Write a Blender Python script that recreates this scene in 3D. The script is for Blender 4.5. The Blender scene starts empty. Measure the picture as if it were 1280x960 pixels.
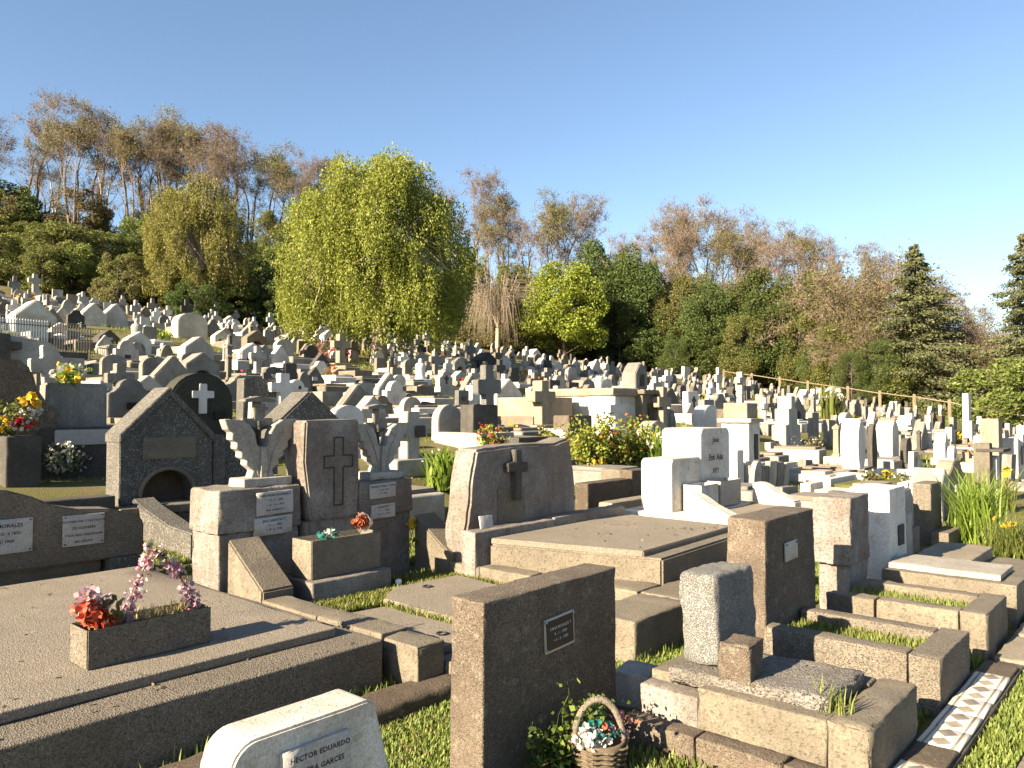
import bpy, bmesh, math, random
import numpy as np
from mathutils import Vector, Matrix, noise
random.seed(7); RNG = np.random.default_rng(7)
SC = bpy.context.scene; COL = SC.collection
rad = math.radians
# ------------------------------------------------------------------ camera, sky, sun, exposure
EYE = 2.4; FPX = 980.0; PITCH = math.atan(30/980)
FW = (.751, .66); RT = (.66, -.751)            # world X runs along the path, world Y uphill
cd = bpy.data.cameras.new('camera'); cam = bpy.data.objects.new('camera', cd); COL.objects.link(cam)
cd.lens = 36*FPX/1280; cd.sensor_width = 36; cd.clip_start = .05; cd.clip_end = 3000
cam.location = (0, 0, EYE); cam.rotation_euler = (rad(90)+PITCH, 0, -math.atan2(FW[0], FW[1])); SC.camera = cam
SUN_EL, SUN_OFF = rad(24), rad(8)
SUN = Vector((-math.cos(SUN_OFF)*math.cos(SUN_EL), math.sin(SUN_OFF)*math.cos(SUN_EL), math.sin(SUN_EL)))
W = bpy.data.worlds.new('World'); SC.world = W; W.use_nodes = True
_nt = W.node_tree; _bg = _nt.nodes['Background']; _sk = _nt.nodes.new('ShaderNodeTexSky'); _sk.sky_type = 'NISHITA'
_sk.sun_disc = False; _sk.sun_elevation = SUN_EL; _sk.sun_rotation = math.atan2(SUN.x, SUN.y)
_sk.air_density = .95; _sk.dust_density = .5; _sk.ozone_density = 1.8
_nt.links.new(_sk.outputs[0], _bg.inputs[0]); _bg.inputs[1].default_value = .05
sl = bpy.data.lights.new('sun', 'SUN'); sl.energy = 5.0; sl.angle = rad(.5); sl.color = (1, .84, .61)
so = bpy.data.objects.new('sun', sl); COL.objects.link(so); so.rotation_euler = SUN.to_track_quat('Z', 'Y').to_euler(); so.location = (0, 0, 60)
vs = SC.view_settings; vs.view_transform = 'Standard'; vs.look = 'None'; vs.exposure = 2.2; vs.gamma = 1; vs.use_curve_mapping = False

# ------------------------------------------------------------------ terrain function and pixel helpers (to measure the place)
AZ_PX = [-900, -50, 250, 450, 600, 700, 850, 950, 1080, 1200, 1300, 1700, 2600]
AZ_D = [75, 75, 86, 86, 92, 98, 96, 88, 72, 64, 60, 55, 55]
_AZ = [math.atan((p-640)/FPX) for p in AZ_PX]
def smooth(t): t = np.clip(t, 0, 1); return t*t*(3-2*t)
def terrain(u, v):
    u = np.asarray(u, float); v = np.asarray(v, float)
    t = np.maximum(v-4.4, 0); q = np.minimum(t, 95)
    z = .12*q + .000533*q*q + (t-q)*.10
    z = z + (.05*t-z)*(1-smooth((v-11.9)/1.5))          # nearly level terraces below the gabled tomb
    x = u*RT[0]+v*RT[1]; y = u*FW[0]+v*FW[1]; D = np.hypot(x, y); az = np.arctan2(x, y)
    Db = np.interp(az, [-math.pi, -2.0]+_AZ+[2.0, math.pi], [200, 120]+AZ_D+[120, 200])
    z = z + 9.0*smooth((y-Db-1)/48.0)*(y > 0)
    z = z + .04*np.sin(u*.9+1.3*np.sin(v*.7))*np.clip((v-5)/6, 0, 1)
    return z
def gz(u, v): return float(terrain(u, v))
def ray(px, py):
    a = (px-640)/FPX; b = -(py-480)/FPX
    f = math.cos(PITCH)-b*math.sin(PITCH); up = math.sin(PITCH)+b*math.cos(PITCH)
    return Vector((RT[0]*a+FW[0]*f, RT[1]*a+FW[1]*f, up))
def ground(px, py):                              # where the photograph's ground point lies
    d = ray(px, py); t = 3.0
    while t < 170:
        if EYE+d.z*t < gz(d.x*t, d.y*t): break
        t *= 1.012
    return d.x*t, d.y*t, t
def at_depth(px, D):
    d = ray(px, 510); return d.x*D, d.y*D
def screen(u, v, z):
    x = u*RT[0]+v*RT[1]; y = u*FW[0]+v*FW[1]; h = z-EYE
    D = y*math.cos(PITCH)+h*math.sin(PITCH); U = -y*math.sin(PITCH)+h*math.cos(PITCH)
    return 640+FPX*x/D, 480-FPX*U/D, D

# ------------------------------------------------------------------ materials
def newmat(name):
    m = bpy.data.materials.new(name); m.use_nodes = True; nt = m.node_tree
    return m, nt, nt.nodes['Principled BSDF']
def ramp(nt, src, stops):
    r = nt.nodes.new('ShaderNodeValToRGB'); e = r.color_ramp.elements
    while len(e) < len(stops): e.new(.5)
    for k, (p, c) in enumerate(stops):
        e[k].position = p; e[k].color = (c, c, c, 1) if isinstance(c, (int, float)) else (*c, 1)
    nt.links.new(src, r.inputs[0]); return r.outputs[0]
def mix(nt, fac, a, b, mode='MIX'):
    n = nt.nodes.new('ShaderNodeMix'); n.data_type = 'RGBA'; n.blend_type = mode
    for s, k in ((fac, 0), (a, 6), (b, 7)):
        if isinstance(s, (int, float)): n.inputs[k].default_value = s
        elif isinstance(s, tuple): n.inputs[k].default_value = (*s, 1)
        else: nt.links.new(s, n.inputs[k])
    return n.outputs[2]
def coords(nt, world=False):
    tc = nt.nodes.new('ShaderNodeTexCoord')
    if world:
        g = nt.nodes.new('ShaderNodeNewGeometry'); return g.outputs['Position']
    oi = nt.nodes.new('ShaderNodeObjectInfo'); vm = nt.nodes.new('ShaderNodeVectorMath'); vm.operation = 'ADD'
    sc = nt.nodes.new('ShaderNodeMath'); sc.operation = 'MULTIPLY'; sc.inputs[1].default_value = 37.0
    nt.links.new(oi.outputs['Random'], sc.inputs[0]); nt.links.new(tc.outputs['Object'], vm.inputs[0]); nt.links.new(sc.outputs[0], vm.inputs[1])
    return vm.outputs[0]
def tex(nt, co, kind, scale, detail=4, rough=.6, stretch=None):
    if stretch:
        mp = nt.nodes.new('ShaderNodeMapping'); mp.inputs['Scale'].default_value = stretch; nt.links.new(co, mp.inputs[0]); co = mp.outputs[0]
    if kind == 'noise':
        n = nt.nodes.new('ShaderNodeTexNoise'); n.inputs['Scale'].default_value = scale; n.inputs['Detail'].default_value = detail; n.inputs['Roughness'].default_value = rough
        nt.links.new(co, n.inputs['Vector']); return n.outputs[0]
    n = nt.nodes.new('ShaderNodeTexVoronoi'); n.inputs['Scale'].default_value = scale; nt.links.new(co, n.inputs['Vector']); return n
def bump(nt, bs, h, strength, dist):
    b = nt.nodes.new('ShaderNodeBump'); b.inputs['Strength'].default_value = strength; b.inputs['Distance'].default_value = dist
    nt.links.new(h, b.inputs['Height']); nt.links.new(b.outputs[0], bs.inputs['Normal'])
M = {}
def stone(name, c1, c2, grime, pebble=None, grime_amt=.6, bump_d=.012, rough=.9, lichen=(.30, .29, .22), streak=.5, pscale=55, scale=1.0, top=.4):
    """weathered stone: two tones, upright streaks, grime and lichen blotches; optional exposed pebbles"""
    K = .62 if 'white' in name else dict(brown_pebble=.62, pale=.6, grey=.6, tan=.54, rough_grey=.56).get(name, .49)
    sc_ = lambda c: tuple((x*.95+.05*(.3*c[0]+.6*c[1]+.1*c[2]))*K for x in c)
    c1, c2, lichen = sc_(c1), sc_(c2), sc_(lichen)
    if pebble: pebble = [sc_(p) for p in pebble]
    m, nt, bs = newmat(name); co = coords(nt)
    n1 = tex(nt, co, 'noise', 2.2*scale, 6, .65); c = mix(nt, ramp(nt, n1, [(.40, 0), (.60, 1)]), c1, c2)
    fine = tex(nt, co, 'noise', 60*scale, 3, .7); h = fine
    c = mix(nt, .45, c, ramp(nt, fine, [(.3, .25), (.7, .95)]), 'OVERLAY')
    if pebble:
        vo = tex(nt, co, 'vor', pscale); pc = nt.nodes.new('ShaderNodeSeparateColor'); nt.links.new(vo.outputs['Color'], pc.inputs[0])
        tone = ramp(nt, pc.outputs[0], [(0, pebble[0]), (.45, pebble[1]), (.8, pebble[2]), (1, pebble[3])])
        msk = ramp(nt, vo.outputs['Distance'], [(.35, 1), (.55, 0)])
        c = mix(nt, msk, c, tone); h = ramp(nt, vo.outputs['Distance'], [(.1, 1), (.6, 0)])
    g = tex(nt, co, 'noise', 1.3*scale, 7, .72)
    if streak:
        s = tex(nt, co, 'noise', 2.6*scale, 6, .75, (2.6, 2.6, .4)); sm = nt.nodes.new('ShaderNodeMath'); sm.operation = 'MULTIPLY'; nt.links.new(ramp(nt, s, [(.45, 0), (.68, streak)]), sm.inputs[0]); nt.links.new(ramp(nt, tex(nt, co, 'noise', 2.1*scale, 3, .5), [(.38, .1), (.6, 1)]), sm.inputs[1]); c = mix(nt, sm.outputs[0], c, grime)
    pit = tex(nt, co, 'noise', 34*scale, 4, .6); c = mix(nt, ramp(nt, pit, [(.62, 0), (.70, .6)]), c, grime)
    c = mix(nt, ramp(nt, g, [(.45, 0), (.50, grime_amt*.35), (.62, grime_amt)]), c, grime)
    l = tex(nt, co, 'noise', 9*scale, 5, .75); c = mix(nt, ramp(nt, l, [(.57, 0), (.64, .6)]), c, lichen)
    if top:      # upward faces darkened: lichen and dirt crust, plus grazing-sun dimness painted in
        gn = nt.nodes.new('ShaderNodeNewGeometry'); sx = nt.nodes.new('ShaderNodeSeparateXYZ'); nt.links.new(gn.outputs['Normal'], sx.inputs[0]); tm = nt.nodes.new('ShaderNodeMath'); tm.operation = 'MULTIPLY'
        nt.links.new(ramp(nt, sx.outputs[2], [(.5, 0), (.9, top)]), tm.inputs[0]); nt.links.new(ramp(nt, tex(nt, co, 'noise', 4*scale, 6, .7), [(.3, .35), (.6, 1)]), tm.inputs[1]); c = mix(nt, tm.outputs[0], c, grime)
    nt.links.new(c, bs.inputs['Base Color']); bs.inputs['Roughness'].default_value = rough; bs.inputs['Specular IOR Level'].default_value = .3
    hm = nt.nodes.new('ShaderNodeMath'); hm.operation = 'SUBTRACT'; nt.links.new(h, hm.inputs[0]); nt.links.new(ramp(nt, pit, [(.55, 0), (.72, 1)]), hm.inputs[1])
    bump(nt, bs, hm.outputs[0], .8, bump_d); M[name] = m; return m
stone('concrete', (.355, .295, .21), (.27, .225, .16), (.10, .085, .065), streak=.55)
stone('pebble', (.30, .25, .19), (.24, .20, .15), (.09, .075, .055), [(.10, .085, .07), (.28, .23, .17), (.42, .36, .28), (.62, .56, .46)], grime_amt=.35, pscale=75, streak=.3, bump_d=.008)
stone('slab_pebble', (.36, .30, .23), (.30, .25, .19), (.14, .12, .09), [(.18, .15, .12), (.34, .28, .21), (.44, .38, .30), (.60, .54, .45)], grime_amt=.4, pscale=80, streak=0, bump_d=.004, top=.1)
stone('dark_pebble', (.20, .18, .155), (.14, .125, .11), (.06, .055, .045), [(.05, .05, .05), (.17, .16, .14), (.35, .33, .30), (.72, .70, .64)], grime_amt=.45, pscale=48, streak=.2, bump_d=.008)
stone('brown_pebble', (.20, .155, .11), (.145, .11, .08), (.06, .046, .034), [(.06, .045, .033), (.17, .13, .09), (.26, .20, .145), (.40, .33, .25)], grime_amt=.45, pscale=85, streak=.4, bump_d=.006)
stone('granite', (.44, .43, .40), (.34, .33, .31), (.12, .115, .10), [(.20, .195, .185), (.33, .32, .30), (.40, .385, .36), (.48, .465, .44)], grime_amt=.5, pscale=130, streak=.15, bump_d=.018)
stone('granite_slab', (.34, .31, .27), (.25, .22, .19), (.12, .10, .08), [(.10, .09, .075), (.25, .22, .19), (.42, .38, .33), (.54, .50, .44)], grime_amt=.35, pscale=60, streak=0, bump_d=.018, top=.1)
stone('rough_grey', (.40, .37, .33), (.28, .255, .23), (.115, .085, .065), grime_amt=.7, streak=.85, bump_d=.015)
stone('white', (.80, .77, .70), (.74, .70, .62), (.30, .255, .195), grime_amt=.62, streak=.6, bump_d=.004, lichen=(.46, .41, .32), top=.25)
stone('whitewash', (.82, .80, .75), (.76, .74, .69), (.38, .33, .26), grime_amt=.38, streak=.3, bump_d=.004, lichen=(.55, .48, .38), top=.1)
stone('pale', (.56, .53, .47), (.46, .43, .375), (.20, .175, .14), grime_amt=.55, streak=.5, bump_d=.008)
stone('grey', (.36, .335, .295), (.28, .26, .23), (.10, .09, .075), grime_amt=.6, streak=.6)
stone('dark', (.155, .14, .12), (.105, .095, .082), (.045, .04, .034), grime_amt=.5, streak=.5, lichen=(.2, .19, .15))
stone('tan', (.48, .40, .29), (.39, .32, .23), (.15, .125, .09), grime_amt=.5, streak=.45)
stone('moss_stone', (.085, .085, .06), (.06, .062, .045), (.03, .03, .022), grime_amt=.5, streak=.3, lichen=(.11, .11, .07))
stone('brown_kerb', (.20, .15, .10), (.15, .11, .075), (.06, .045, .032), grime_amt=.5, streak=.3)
stone('path_concrete', (.40, .33, .25), (.32, .265, .20), (.15, .12, .085), grime_amt=.5, streak=0, bump_d=.006, top=0)
stone('wicker', (.42, .33, .22), (.30, .22, .14), (.12, .085, .05), grime_amt=.4, streak=.2, scale=6)
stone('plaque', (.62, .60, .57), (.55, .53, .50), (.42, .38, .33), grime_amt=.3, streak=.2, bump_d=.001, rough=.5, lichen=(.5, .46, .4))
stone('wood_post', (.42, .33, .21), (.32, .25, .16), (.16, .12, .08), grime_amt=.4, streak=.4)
def plain(name, c, rough=.6, metal=0, var=.25, translucent=0):
    c = tuple(x*.85 for x in c); m, nt, bs = newmat(name); g = nt.nodes.new('ShaderNodeNewGeometry')
    hi = tuple(min(1, x*(1+var)) for x in c); lo = tuple(x*(1-var) for x in c)
    cc = mix(nt, g.outputs['Random Per Island'], lo, hi); nt.links.new(cc, bs.inputs['Base Color'])
    bs.inputs['Roughness'].default_value = rough; bs.inputs['Metallic'].default_value = metal; bs.inputs['Specular IOR Level'].default_value = .3
    if translucent:
        t = nt.nodes.new('ShaderNodeBsdfTranslucent'); nt.links.new(cc, t.inputs[0]); s = nt.nodes.new('ShaderNodeMixShader'); s.inputs[0].default_value = translucent
        nt.links.new(bs.outputs[0], s.inputs[1]); nt.links.new(t.outputs[0], s.inputs[2]); nt.links.new(s.outputs[0], nt.nodes['Material Output'].inputs[0])
    M[name] = m; return m
plain('black_plate', (.012, .012, .014), .35, var=.05); plain('ink', (.03, .03, .035), .6, var=0); plain('silver_ink', (.42, .42, .42), .4, var=0)
plain('steel', (.42, .41, .39), .45, .6, .05); plain('iron', (.03, .03, .032), .5, .3, .1); plain('white_metal', (.75, .74, .70), .5, 0, .05); plain('soil', (.06, .042, .028), .95)
plain('white_tile', (.5, .46, .4), .6, 0, .05); plain('dark_door', (.03, .026, .022), .7)
plain('plastic_white', (.8, .8, .78), .4, 0, .02); plain('clear_paper', (.72, .68, .62), .4, 0, .1, .2); plain('rust_paper', (.30, .075, .03), .6, 0, .3)
def leafmat(name, c, tip=None, tr=.42, rough=.55):
    c = tuple(min(.5, x*1.05) for x in c); tip = tuple(min(.6, x*1.05) for x in tip) if tip else None
    m, nt, bs = newmat(name); g = nt.nodes.new('ShaderNodeNewGeometry'); oi = nt.nodes.new('ShaderNodeObjectInfo')
    tip = tip or tuple(x*1.5 for x in c); dk = tuple(x*.6 for x in c)
    cc = ramp(nt, g.outputs['Random Per Island'], [(0, dk), (.5, c), (1, tip)])
    hs = nt.nodes.new('ShaderNodeHueSaturation'); mr = nt.nodes.new('ShaderNodeMapRange'); mr.inputs[3].default_value = .86; mr.inputs[4].default_value = 1.14
    nt.links.new(oi.outputs['Random'], mr.inputs[0]); nt.links.new(mr.outputs[0], hs.inputs['Value']); nt.links.new(cc, hs.inputs['Color'])
    mh = nt.nodes.new('ShaderNodeMapRange'); mh.inputs[3].default_value = .485; mh.inputs[4].default_value = .515
    nt.links.new(oi.outputs['Random'], mh.inputs[0]); nt.links.new(mh.outputs[0], hs.inputs['Hue'])
    nt.links.new(hs.outputs[0], bs.inputs['Base Color']); bs.inputs['Roughness'].default_value = rough; bs.inputs['Specular IOR Level'].default_value = .25
    t = nt.nodes.new('ShaderNodeBsdfTranslucent'); nt.links.new(hs.outputs[0], t.inputs[0]); s = nt.nodes.new('ShaderNodeMixShader'); s.inputs[0].default_value = tr
    nt.links.new(bs.outputs[0], s.inputs[1]); nt.links.new(t.outputs[0], s.inputs[2]); nt.links.new(s.outputs[0], nt.nodes['Material Output'].inputs[0])
    M[name] = m; return m
leafmat('leaf_willow', (.185, .20, .03), (.28, .29, .06)); leafmat('leaf_willow_yellow', (.20, .205, .045), (.30, .29, .08))
leafmat('leaf_round', (.20, .24, .03), (.29, .33, .05)); leafmat('leaf_ever', (.07, .095, .025), (.125, .155, .042)); leafmat('leaf_olive', (.125, .13, .034), (.20, .20, .06))
leafmat('leaf_sparse', (.14, .135, .055), (.22, .21, .10)); leafmat('leaf_brown', (.15, .12, .08), (.22, .185, .12)); leafmat('leaf_pale', (.16, .175, .10), (.25, .26, .16))
leafmat('leaf_conifer', (.085, .098, .042), (.15, .16, .07), .2); leafmat('leaf_bush', (.13, .15, .036), (.21, .23, .06)); leafmat('leaf_khaki', (.13, .115, .045), (.19, .17, .07))
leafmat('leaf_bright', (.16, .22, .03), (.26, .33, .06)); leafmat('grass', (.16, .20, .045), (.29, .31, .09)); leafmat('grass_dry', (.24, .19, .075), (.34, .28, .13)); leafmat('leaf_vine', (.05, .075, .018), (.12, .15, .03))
plain('bark', (.15, .115, .085), .9, 0, .3); plain('bark_pale', (.33, .27, .20), .9, 0, .25); plain('bark_dark', (.07, .055, .045), .9, 0, .3); plain('twig', (.21, .155, .115), .9, 0, .3); plain('twig_pale', (.27, .215, .155), .9, 0, .3)
for n_, c_ in dict(red=(.62, .03, .035), orange=(.60, .14, .02), pink=(.56, .22, .30), rose=(.68, .07, .16), yellow=(.66, .42, .03), white=(.66, .64, .57), coral=(.55, .10, .05), lilac=(.42, .24, .36), palepink=(.62, .46, .47), teal=(.02, .17, .14), blue=(.08, .25, .60)).items():
    plain('petal_'+n_, c_, .6, 0, .18, .3)
def ground_mat():
    m, nt, bs = newmat('ground_soil'); co = coords(nt, True)
    a = tex(nt, co, 'noise', .35, 8, .65); b = tex(nt, co, 'noise', 7, 5, .7); f = tex(nt, co, 'noise', 45, 3, .7)
    c = mix(nt, ramp(nt, a, [(.40, 0), (.60, 1)]), (.085, .085, .027), (.145, .112, .066))
    c = mix(nt, ramp(nt, b, [(.42, 0), (.66, .8)]), c, (.10, .11, .03)); c = mix(nt, .5, c, ramp(nt, f, [(.25, .2), (.75, 1)]), 'OVERLAY')
    nt.links.new(c, bs.inputs['Base Color']); bs.inputs['Roughness'].default_value = 1; bs.inputs['Specular IOR Level'].default_value = .1
    bump(nt, bs, f, .9, .03); M['ground_soil'] = m
ground_mat()
def tile_mat():      # printed cement tile: white with brown-grey diamonds between two border lines
    m, nt, bs = newmat('diamond_tile'); tc = nt.nodes.new('ShaderNodeTexCoord'); sp = nt.nodes.new('ShaderNodeSeparateXYZ'); nt.links.new(tc.outputs['Object'], sp.inputs[0])
    def mth(op, a, b=None):
        n = nt.nodes.new('ShaderNodeMath'); n.operation = op
        for k, s in enumerate((a, b)):
            if s is None: continue
            if isinstance(s, (int, float)): n.inputs[k].default_value = s
            else: nt.links.new(s, n.inputs[k])
        return n.outputs[0]
    px = mth('ABSOLUTE', mth('SUBTRACT', mth('MODULO', mth('ADD', sp.outputs[0], 9.147), .1867), .0933))   # 0 at diamond centre to .05
    ay = mth('ABSOLUTE', sp.outputs[1])
    dia = mth('LESS_THAN', mth('ADD', mth('DIVIDE', px, .082), mth('DIVIDE', ay, .07)), 1.0)
    line = mth('MULTIPLY', mth('GREATER_THAN', ay, .083), mth('LESS_THAN', ay, .100))
    n = tex(nt, coords(nt), 'noise', 14, 5, .7); msk = mth('MULTIPLY', mth('MAXIMUM', dia, line), ramp(nt, n, [(.3, 1.0), (.75, .75)]))
    c = mix(nt, msk, (.50, .45, .37), (.13, .105, .08)); c = mix(nt, ramp(nt, n, [(.5, 0), (.75, .45)]), c, (.26, .21, .14))
    nt.links.new(c, bs.inputs['Base Color']); bs.inputs['Roughness'].default_value = .7; M['diamond_tile'] = m
tile_mat()

# ------------------------------------------------------------------ object helpers
def mesh_np(name, V, Q, mat=None, smooth_=False):
    V = np.asarray(V, np.float32); Q = np.asarray(Q, np.int32); k = Q.shape[1]; me = bpy.data.meshes.new(name)
    me.vertices.add(len(V)); me.vertices.foreach_set('co', V.ravel()); me.loops.add(Q.size); me.loops.foreach_set('vertex_index', Q.ravel())
    me.polygons.add(len(Q)); me.polygons.foreach_set('loop_start', np.arange(0, Q.size, k, dtype=np.int32)); me.polygons.foreach_set('loop_total', np.full(len(Q), k, np.int32))
    if smooth_: me.polygons.foreach_set('use_smooth', np.ones(len(Q), bool))
    if mat: me.materials.append(M[mat])
    me.update(); me.validate(); return me
def bm_mesh(name, bm, mat, sm=False):
    me = bpy.data.meshes.new(name); bm.to_mesh(me); bm.free()
    if mat: me.materials.append(M[mat])
    if sm:
        for p in me.polygons: p.use_smooth = True
    return me
def ob(name, me, parent=None, loc=(0, 0, 0), rot=(0, 0, 0), scale=(1, 1, 1), mat=None):
    o = bpy.data.objects.new(name, me); COL.objects.link(o); o.parent = parent; o.location = loc; o.rotation_euler = rot
    o.scale = scale if hasattr(scale, '__len__') else (scale,)*3
    if name in ('branches', 'stems', 'lettering'): o['kind'] = 'stuff'      # fine twigs, joined
    if mat: o.material_slots[0].link = 'OBJECT'; o.material_slots[0].material = M[mat]
    return o
def tag(o, label, cat, group=None):
    o['label'] = label; o['category'] = cat
    if group: o['group'] = group
    return o
def thing(name, label, cat, loc, rz=0, group=None, rot=None):
    o = bpy.data.objects.new(name, None); COL.objects.link(o); o.location = loc; o.rotation_euler = rot or (0, 0, rz); o.empty_display_size = .2
    return tag(o, label, cat, group)
def nz(p, s, k=0): return noise.noise(Vector((p[0]*s+k, p[1]*s-k, p[2]*s+2*k)))
def box_mesh(name, sx, sy, sz, mat, r=.015, amp=.005, seg=.08, taper=(0, 0), chip=.02):
    """rounded, slightly uneven block standing on z=0, centred in x and y; taper shrinks the top"""
    def cuts(s):
        h = s/2; rr = min(r, h*.45); n = max(1, min(14, int(s/seg)))
        e_ = min(rr*1.7, h*.8); return [-h, -h+.3*rr, -h+rr]+list(np.linspace(-h+e_, h-e_, n+1))+[h-rr, h-.3*rr, h], rr
    (X, rx), (Y, ry), (Z, rz_) = cuts(sx), cuts(sy), cuts(sz); r0 = min(rx, ry, rz_); idx = {}; V = []; Fc = []; k0 = random.random()*50
    def vid(p):
        key = (round(p[0], 5), round(p[1], 5), round(p[2], 5))
        if key not in idx:
            q = Vector([max(-h+r0, min(h-r0, c)) for c, h in zip(p, (sx/2, sy/2, sz/2))]); d = Vector(p)-q
            w = q+d.normalized()*r0 if d.length > 1e-7 else Vector(p)
            n = d.normalized() if d.length > 1e-7 else Vector((0, 0, 0))
            a = amp*nz(w, 5, k0)+amp*.7*nz(w, 17, k0)
            if chip: a -= chip*max(0, nz(w, 9, k0+5)-.05)*(sum(abs(c) > h-r0*1.01 for c, h in zip(p, (sx/2, sy/2, sz/2))) > 1)
            w = w+n*a; t = (w.z+sz/2)/sz
            idx[key] = len(V); V.append((w.x*(1-taper[0]*t), w.y*(1-taper[1]*t), w.z+sz/2))
        return idx[key]
    for ax in range(3):
        A, B = [(Y, Z), (Z, X), (X, Y)][ax]; hx = (sx, sy, sz)[ax]/2
        for sgn in (-1, 1):
            for i in range(len(A)-1):
                for j in range(len(B)-1):
                    qd = []
                    for (a, b) in ((A[i], B[j]), (A[i+1], B[j]), (A[i+1], B[j+1]), (A[i], B[j+1])):
                        p = [0, 0, 0]; p[ax] = sgn*hx; p[(ax+1) % 3] = a; p[(ax+2) % 3] = b; qd.append(vid(p))
                    Fc.append(qd if sgn > 0 else qd[::-1])
    return mesh_np(name, V, Fc, mat, True)
def rel(parent, p):
    return Vector(p)-(parent.location if parent and parent.parent is None else (parent.location+parent.parent.location if parent else Vector((0, 0, 0))))
def block(name, u0, u1, v0, v1, z0, z1, mat, parent=None, rot=(0, 0, 0), **kw):
    return ob(name, box_mesh(name, u1-u0, v1-v0, z1-z0, mat, **kw), parent, rel(parent, ((u0+u1)/2, (v0+v1)/2, z0)), rot)
def extrude(name, pts, t, mat, bev=.012, rough=0.0, k=0.0):
    """outline in x,z extruded from y=0 (front) to y=t (back)"""
    bm = bmesh.new(); vs_ = [bm.verts.new((x, 0, z)) for x, z in pts]; f = bm.faces.new(vs_); bmesh.ops.recalc_face_normals(bm, faces=[f])
    if f.normal.y > 0: bmesh.ops.reverse_faces(bm, faces=[f])
    r_ = bmesh.ops.extrude_face_region(bm, geom=[f]); bmesh.ops.translate(bm, verts=[e for e in r_['geom'] if isinstance(e, bmesh.types.BMVert)], vec=(0, t, 0))
    bmesh.ops.recalc_face_normals(bm, faces=bm.faces[:])
    if bev: bmesh.ops.bevel(bm, geom=[e for e in bm.edges if e.calc_face_angle(0) > .6], offset=bev, segments=2, affect='EDGES', clamp_overlap=True)
    if rough:
        for v in bm.verts: v.co += Vector((nz(v.co, 8, k), nz(v.co, 8, k+9)*.5, nz(v.co, 8, k+4)))*rough
    return bm_mesh(name, bm, mat)
def arc(cx, cz, r, a0, a1, n=10, rz=None): return [(cx+r*math.cos(a0+(a1-a0)*i/n), cz+(rz or r)*math.sin(a0+(a1-a0)*i/n)) for i in range(n+1)]
def tubes(segs, n=5):
    """segs: list of (p0,p1,r0,r1) -> verts, quads"""
    P0 = np.array([s[0] for s in segs], float); P1 = np.array([s[1] for s in segs], float); R0 = np.array([s[2] for s in segs]); R1 = np.array([s[3] for s in segs])
    d = P1-P0; d /= np.linalg.norm(d, axis=1, keepdims=True)+1e-9; ref = np.where(np.abs(d[:, 2:3]) > .9, [[1., 0, 0]], [[0, 0, 1.]]); a = np.cross(d, ref); a /= np.linalg.norm(a, axis=1, keepdims=True)+1e-9; b = np.cross(d, a)
    th = np.arange(n)*2*math.pi/n; ring = a[:, None]*np.cos(th)[None, :, None]+b[:, None]*np.sin(th)[None, :, None]
    V = np.concatenate([P0[:, None]+ring*R0[:, None, None], P1[:, None]+ring*R1[:, None, None]], 1).reshape(-1, 3)
    i = np.arange(n); q = np.stack([i, (i+1) % n, n+(i+1) % n, n+i], 1); Q = (np.arange(len(segs))[:, None, None]*2*n+q[None]).reshape(-1, 4); return V, Q
def leaves(C, L, Wd, dirs=None, jit=1.0, rng=RNG):
    """one rhombic blade per centre"""
    C = np.asarray(C, float); n = len(C); d = rng.normal(size=(n, 3)) if dirs is None else np.asarray(dirs, float)+rng.normal(size=(n, 3))*jit
    d /= np.linalg.norm(d, axis=1, keepdims=True)+1e-9; w = np.cross(d, rng.normal(size=(n, 3))); w /= np.linalg.norm(w, axis=1, keepdims=True)+1e-9
    s = rng.uniform(.7, 1.3, (n, 1)); a = d*L*s/2; b = w*Wd*s/2
    V = np.stack([C-a, C+b-.15*a, C+a, C-b-.15*a], 1).reshape(-1, 3); Q = np.arange(4*n).reshape(-1, 4); return V, Q
def tuples_box(x0, x1, y0, y1, z0, z1): return [(x, y, z) for z in (z0, z1) for x, y in ((x0, y0), (x1, y0), (x1, y1), (x0, y1))], [(0, 3, 2, 1), (4, 5, 6, 7), (0, 1, 5, 4), (1, 2, 6, 5), (2, 3, 7, 6), (3, 0, 4, 7)]
def text(parent, s, size, u, v, z, mat='ink', align='CENTER', shear=0, name='lettering'):
    c = bpy.data.curves.new('t', 'FONT'); c.body = s; c.size = size; c.align_x = align; c.shear = shear; c.space_character = 1.05; c.offset = size*.022; c.resolution_u = 2
    t = bpy.data.objects.new('t', c); COL.objects.link(t); dg = bpy.context.evaluated_depsgraph_get(); me = bpy.data.meshes.new_from_object(t.evaluated_get(dg)); bpy.data.objects.remove(t)
    me.materials.clear(); me.materials.append(M[mat]); return ob(name, me, parent, (u, v, z), (rad(90), 0, 0))

# ------------------------------------------------------------------ ground
def axis(lo, hi, n0, n1, st):
    a = list(np.arange(n0, n1, st)); x, s = n1, st
    while x < hi: a.append(x); s = min(s*1.06, 14); x += s
    x, s = n0, st; b = []
    while x > lo: s = min(s*1.10, 20); x -= s; b.append(x)
    return np.array(b[::-1]+a)
gu, gv = axis(-250, 420, -2, 32, .45), axis(-250, 420, -2, 26, .45)
U_, V_ = np.meshgrid(gu, gv, indexing='ij'); Z_ = terrain(U_, V_)-.0; nu, nv = U_.shape
ii = (np.arange(nu-1)[:, None]*nv+np.arange(nv-1)[None]).ravel()
g = ob('ground', mesh_np('ground', np.stack([U_.ravel(), V_.ravel(), Z_.ravel()], 1), np.stack([ii, ii+nv, ii+nv+1, ii+1], 1), 'ground_soil', True)); g['kind'] = 'structure'
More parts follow.
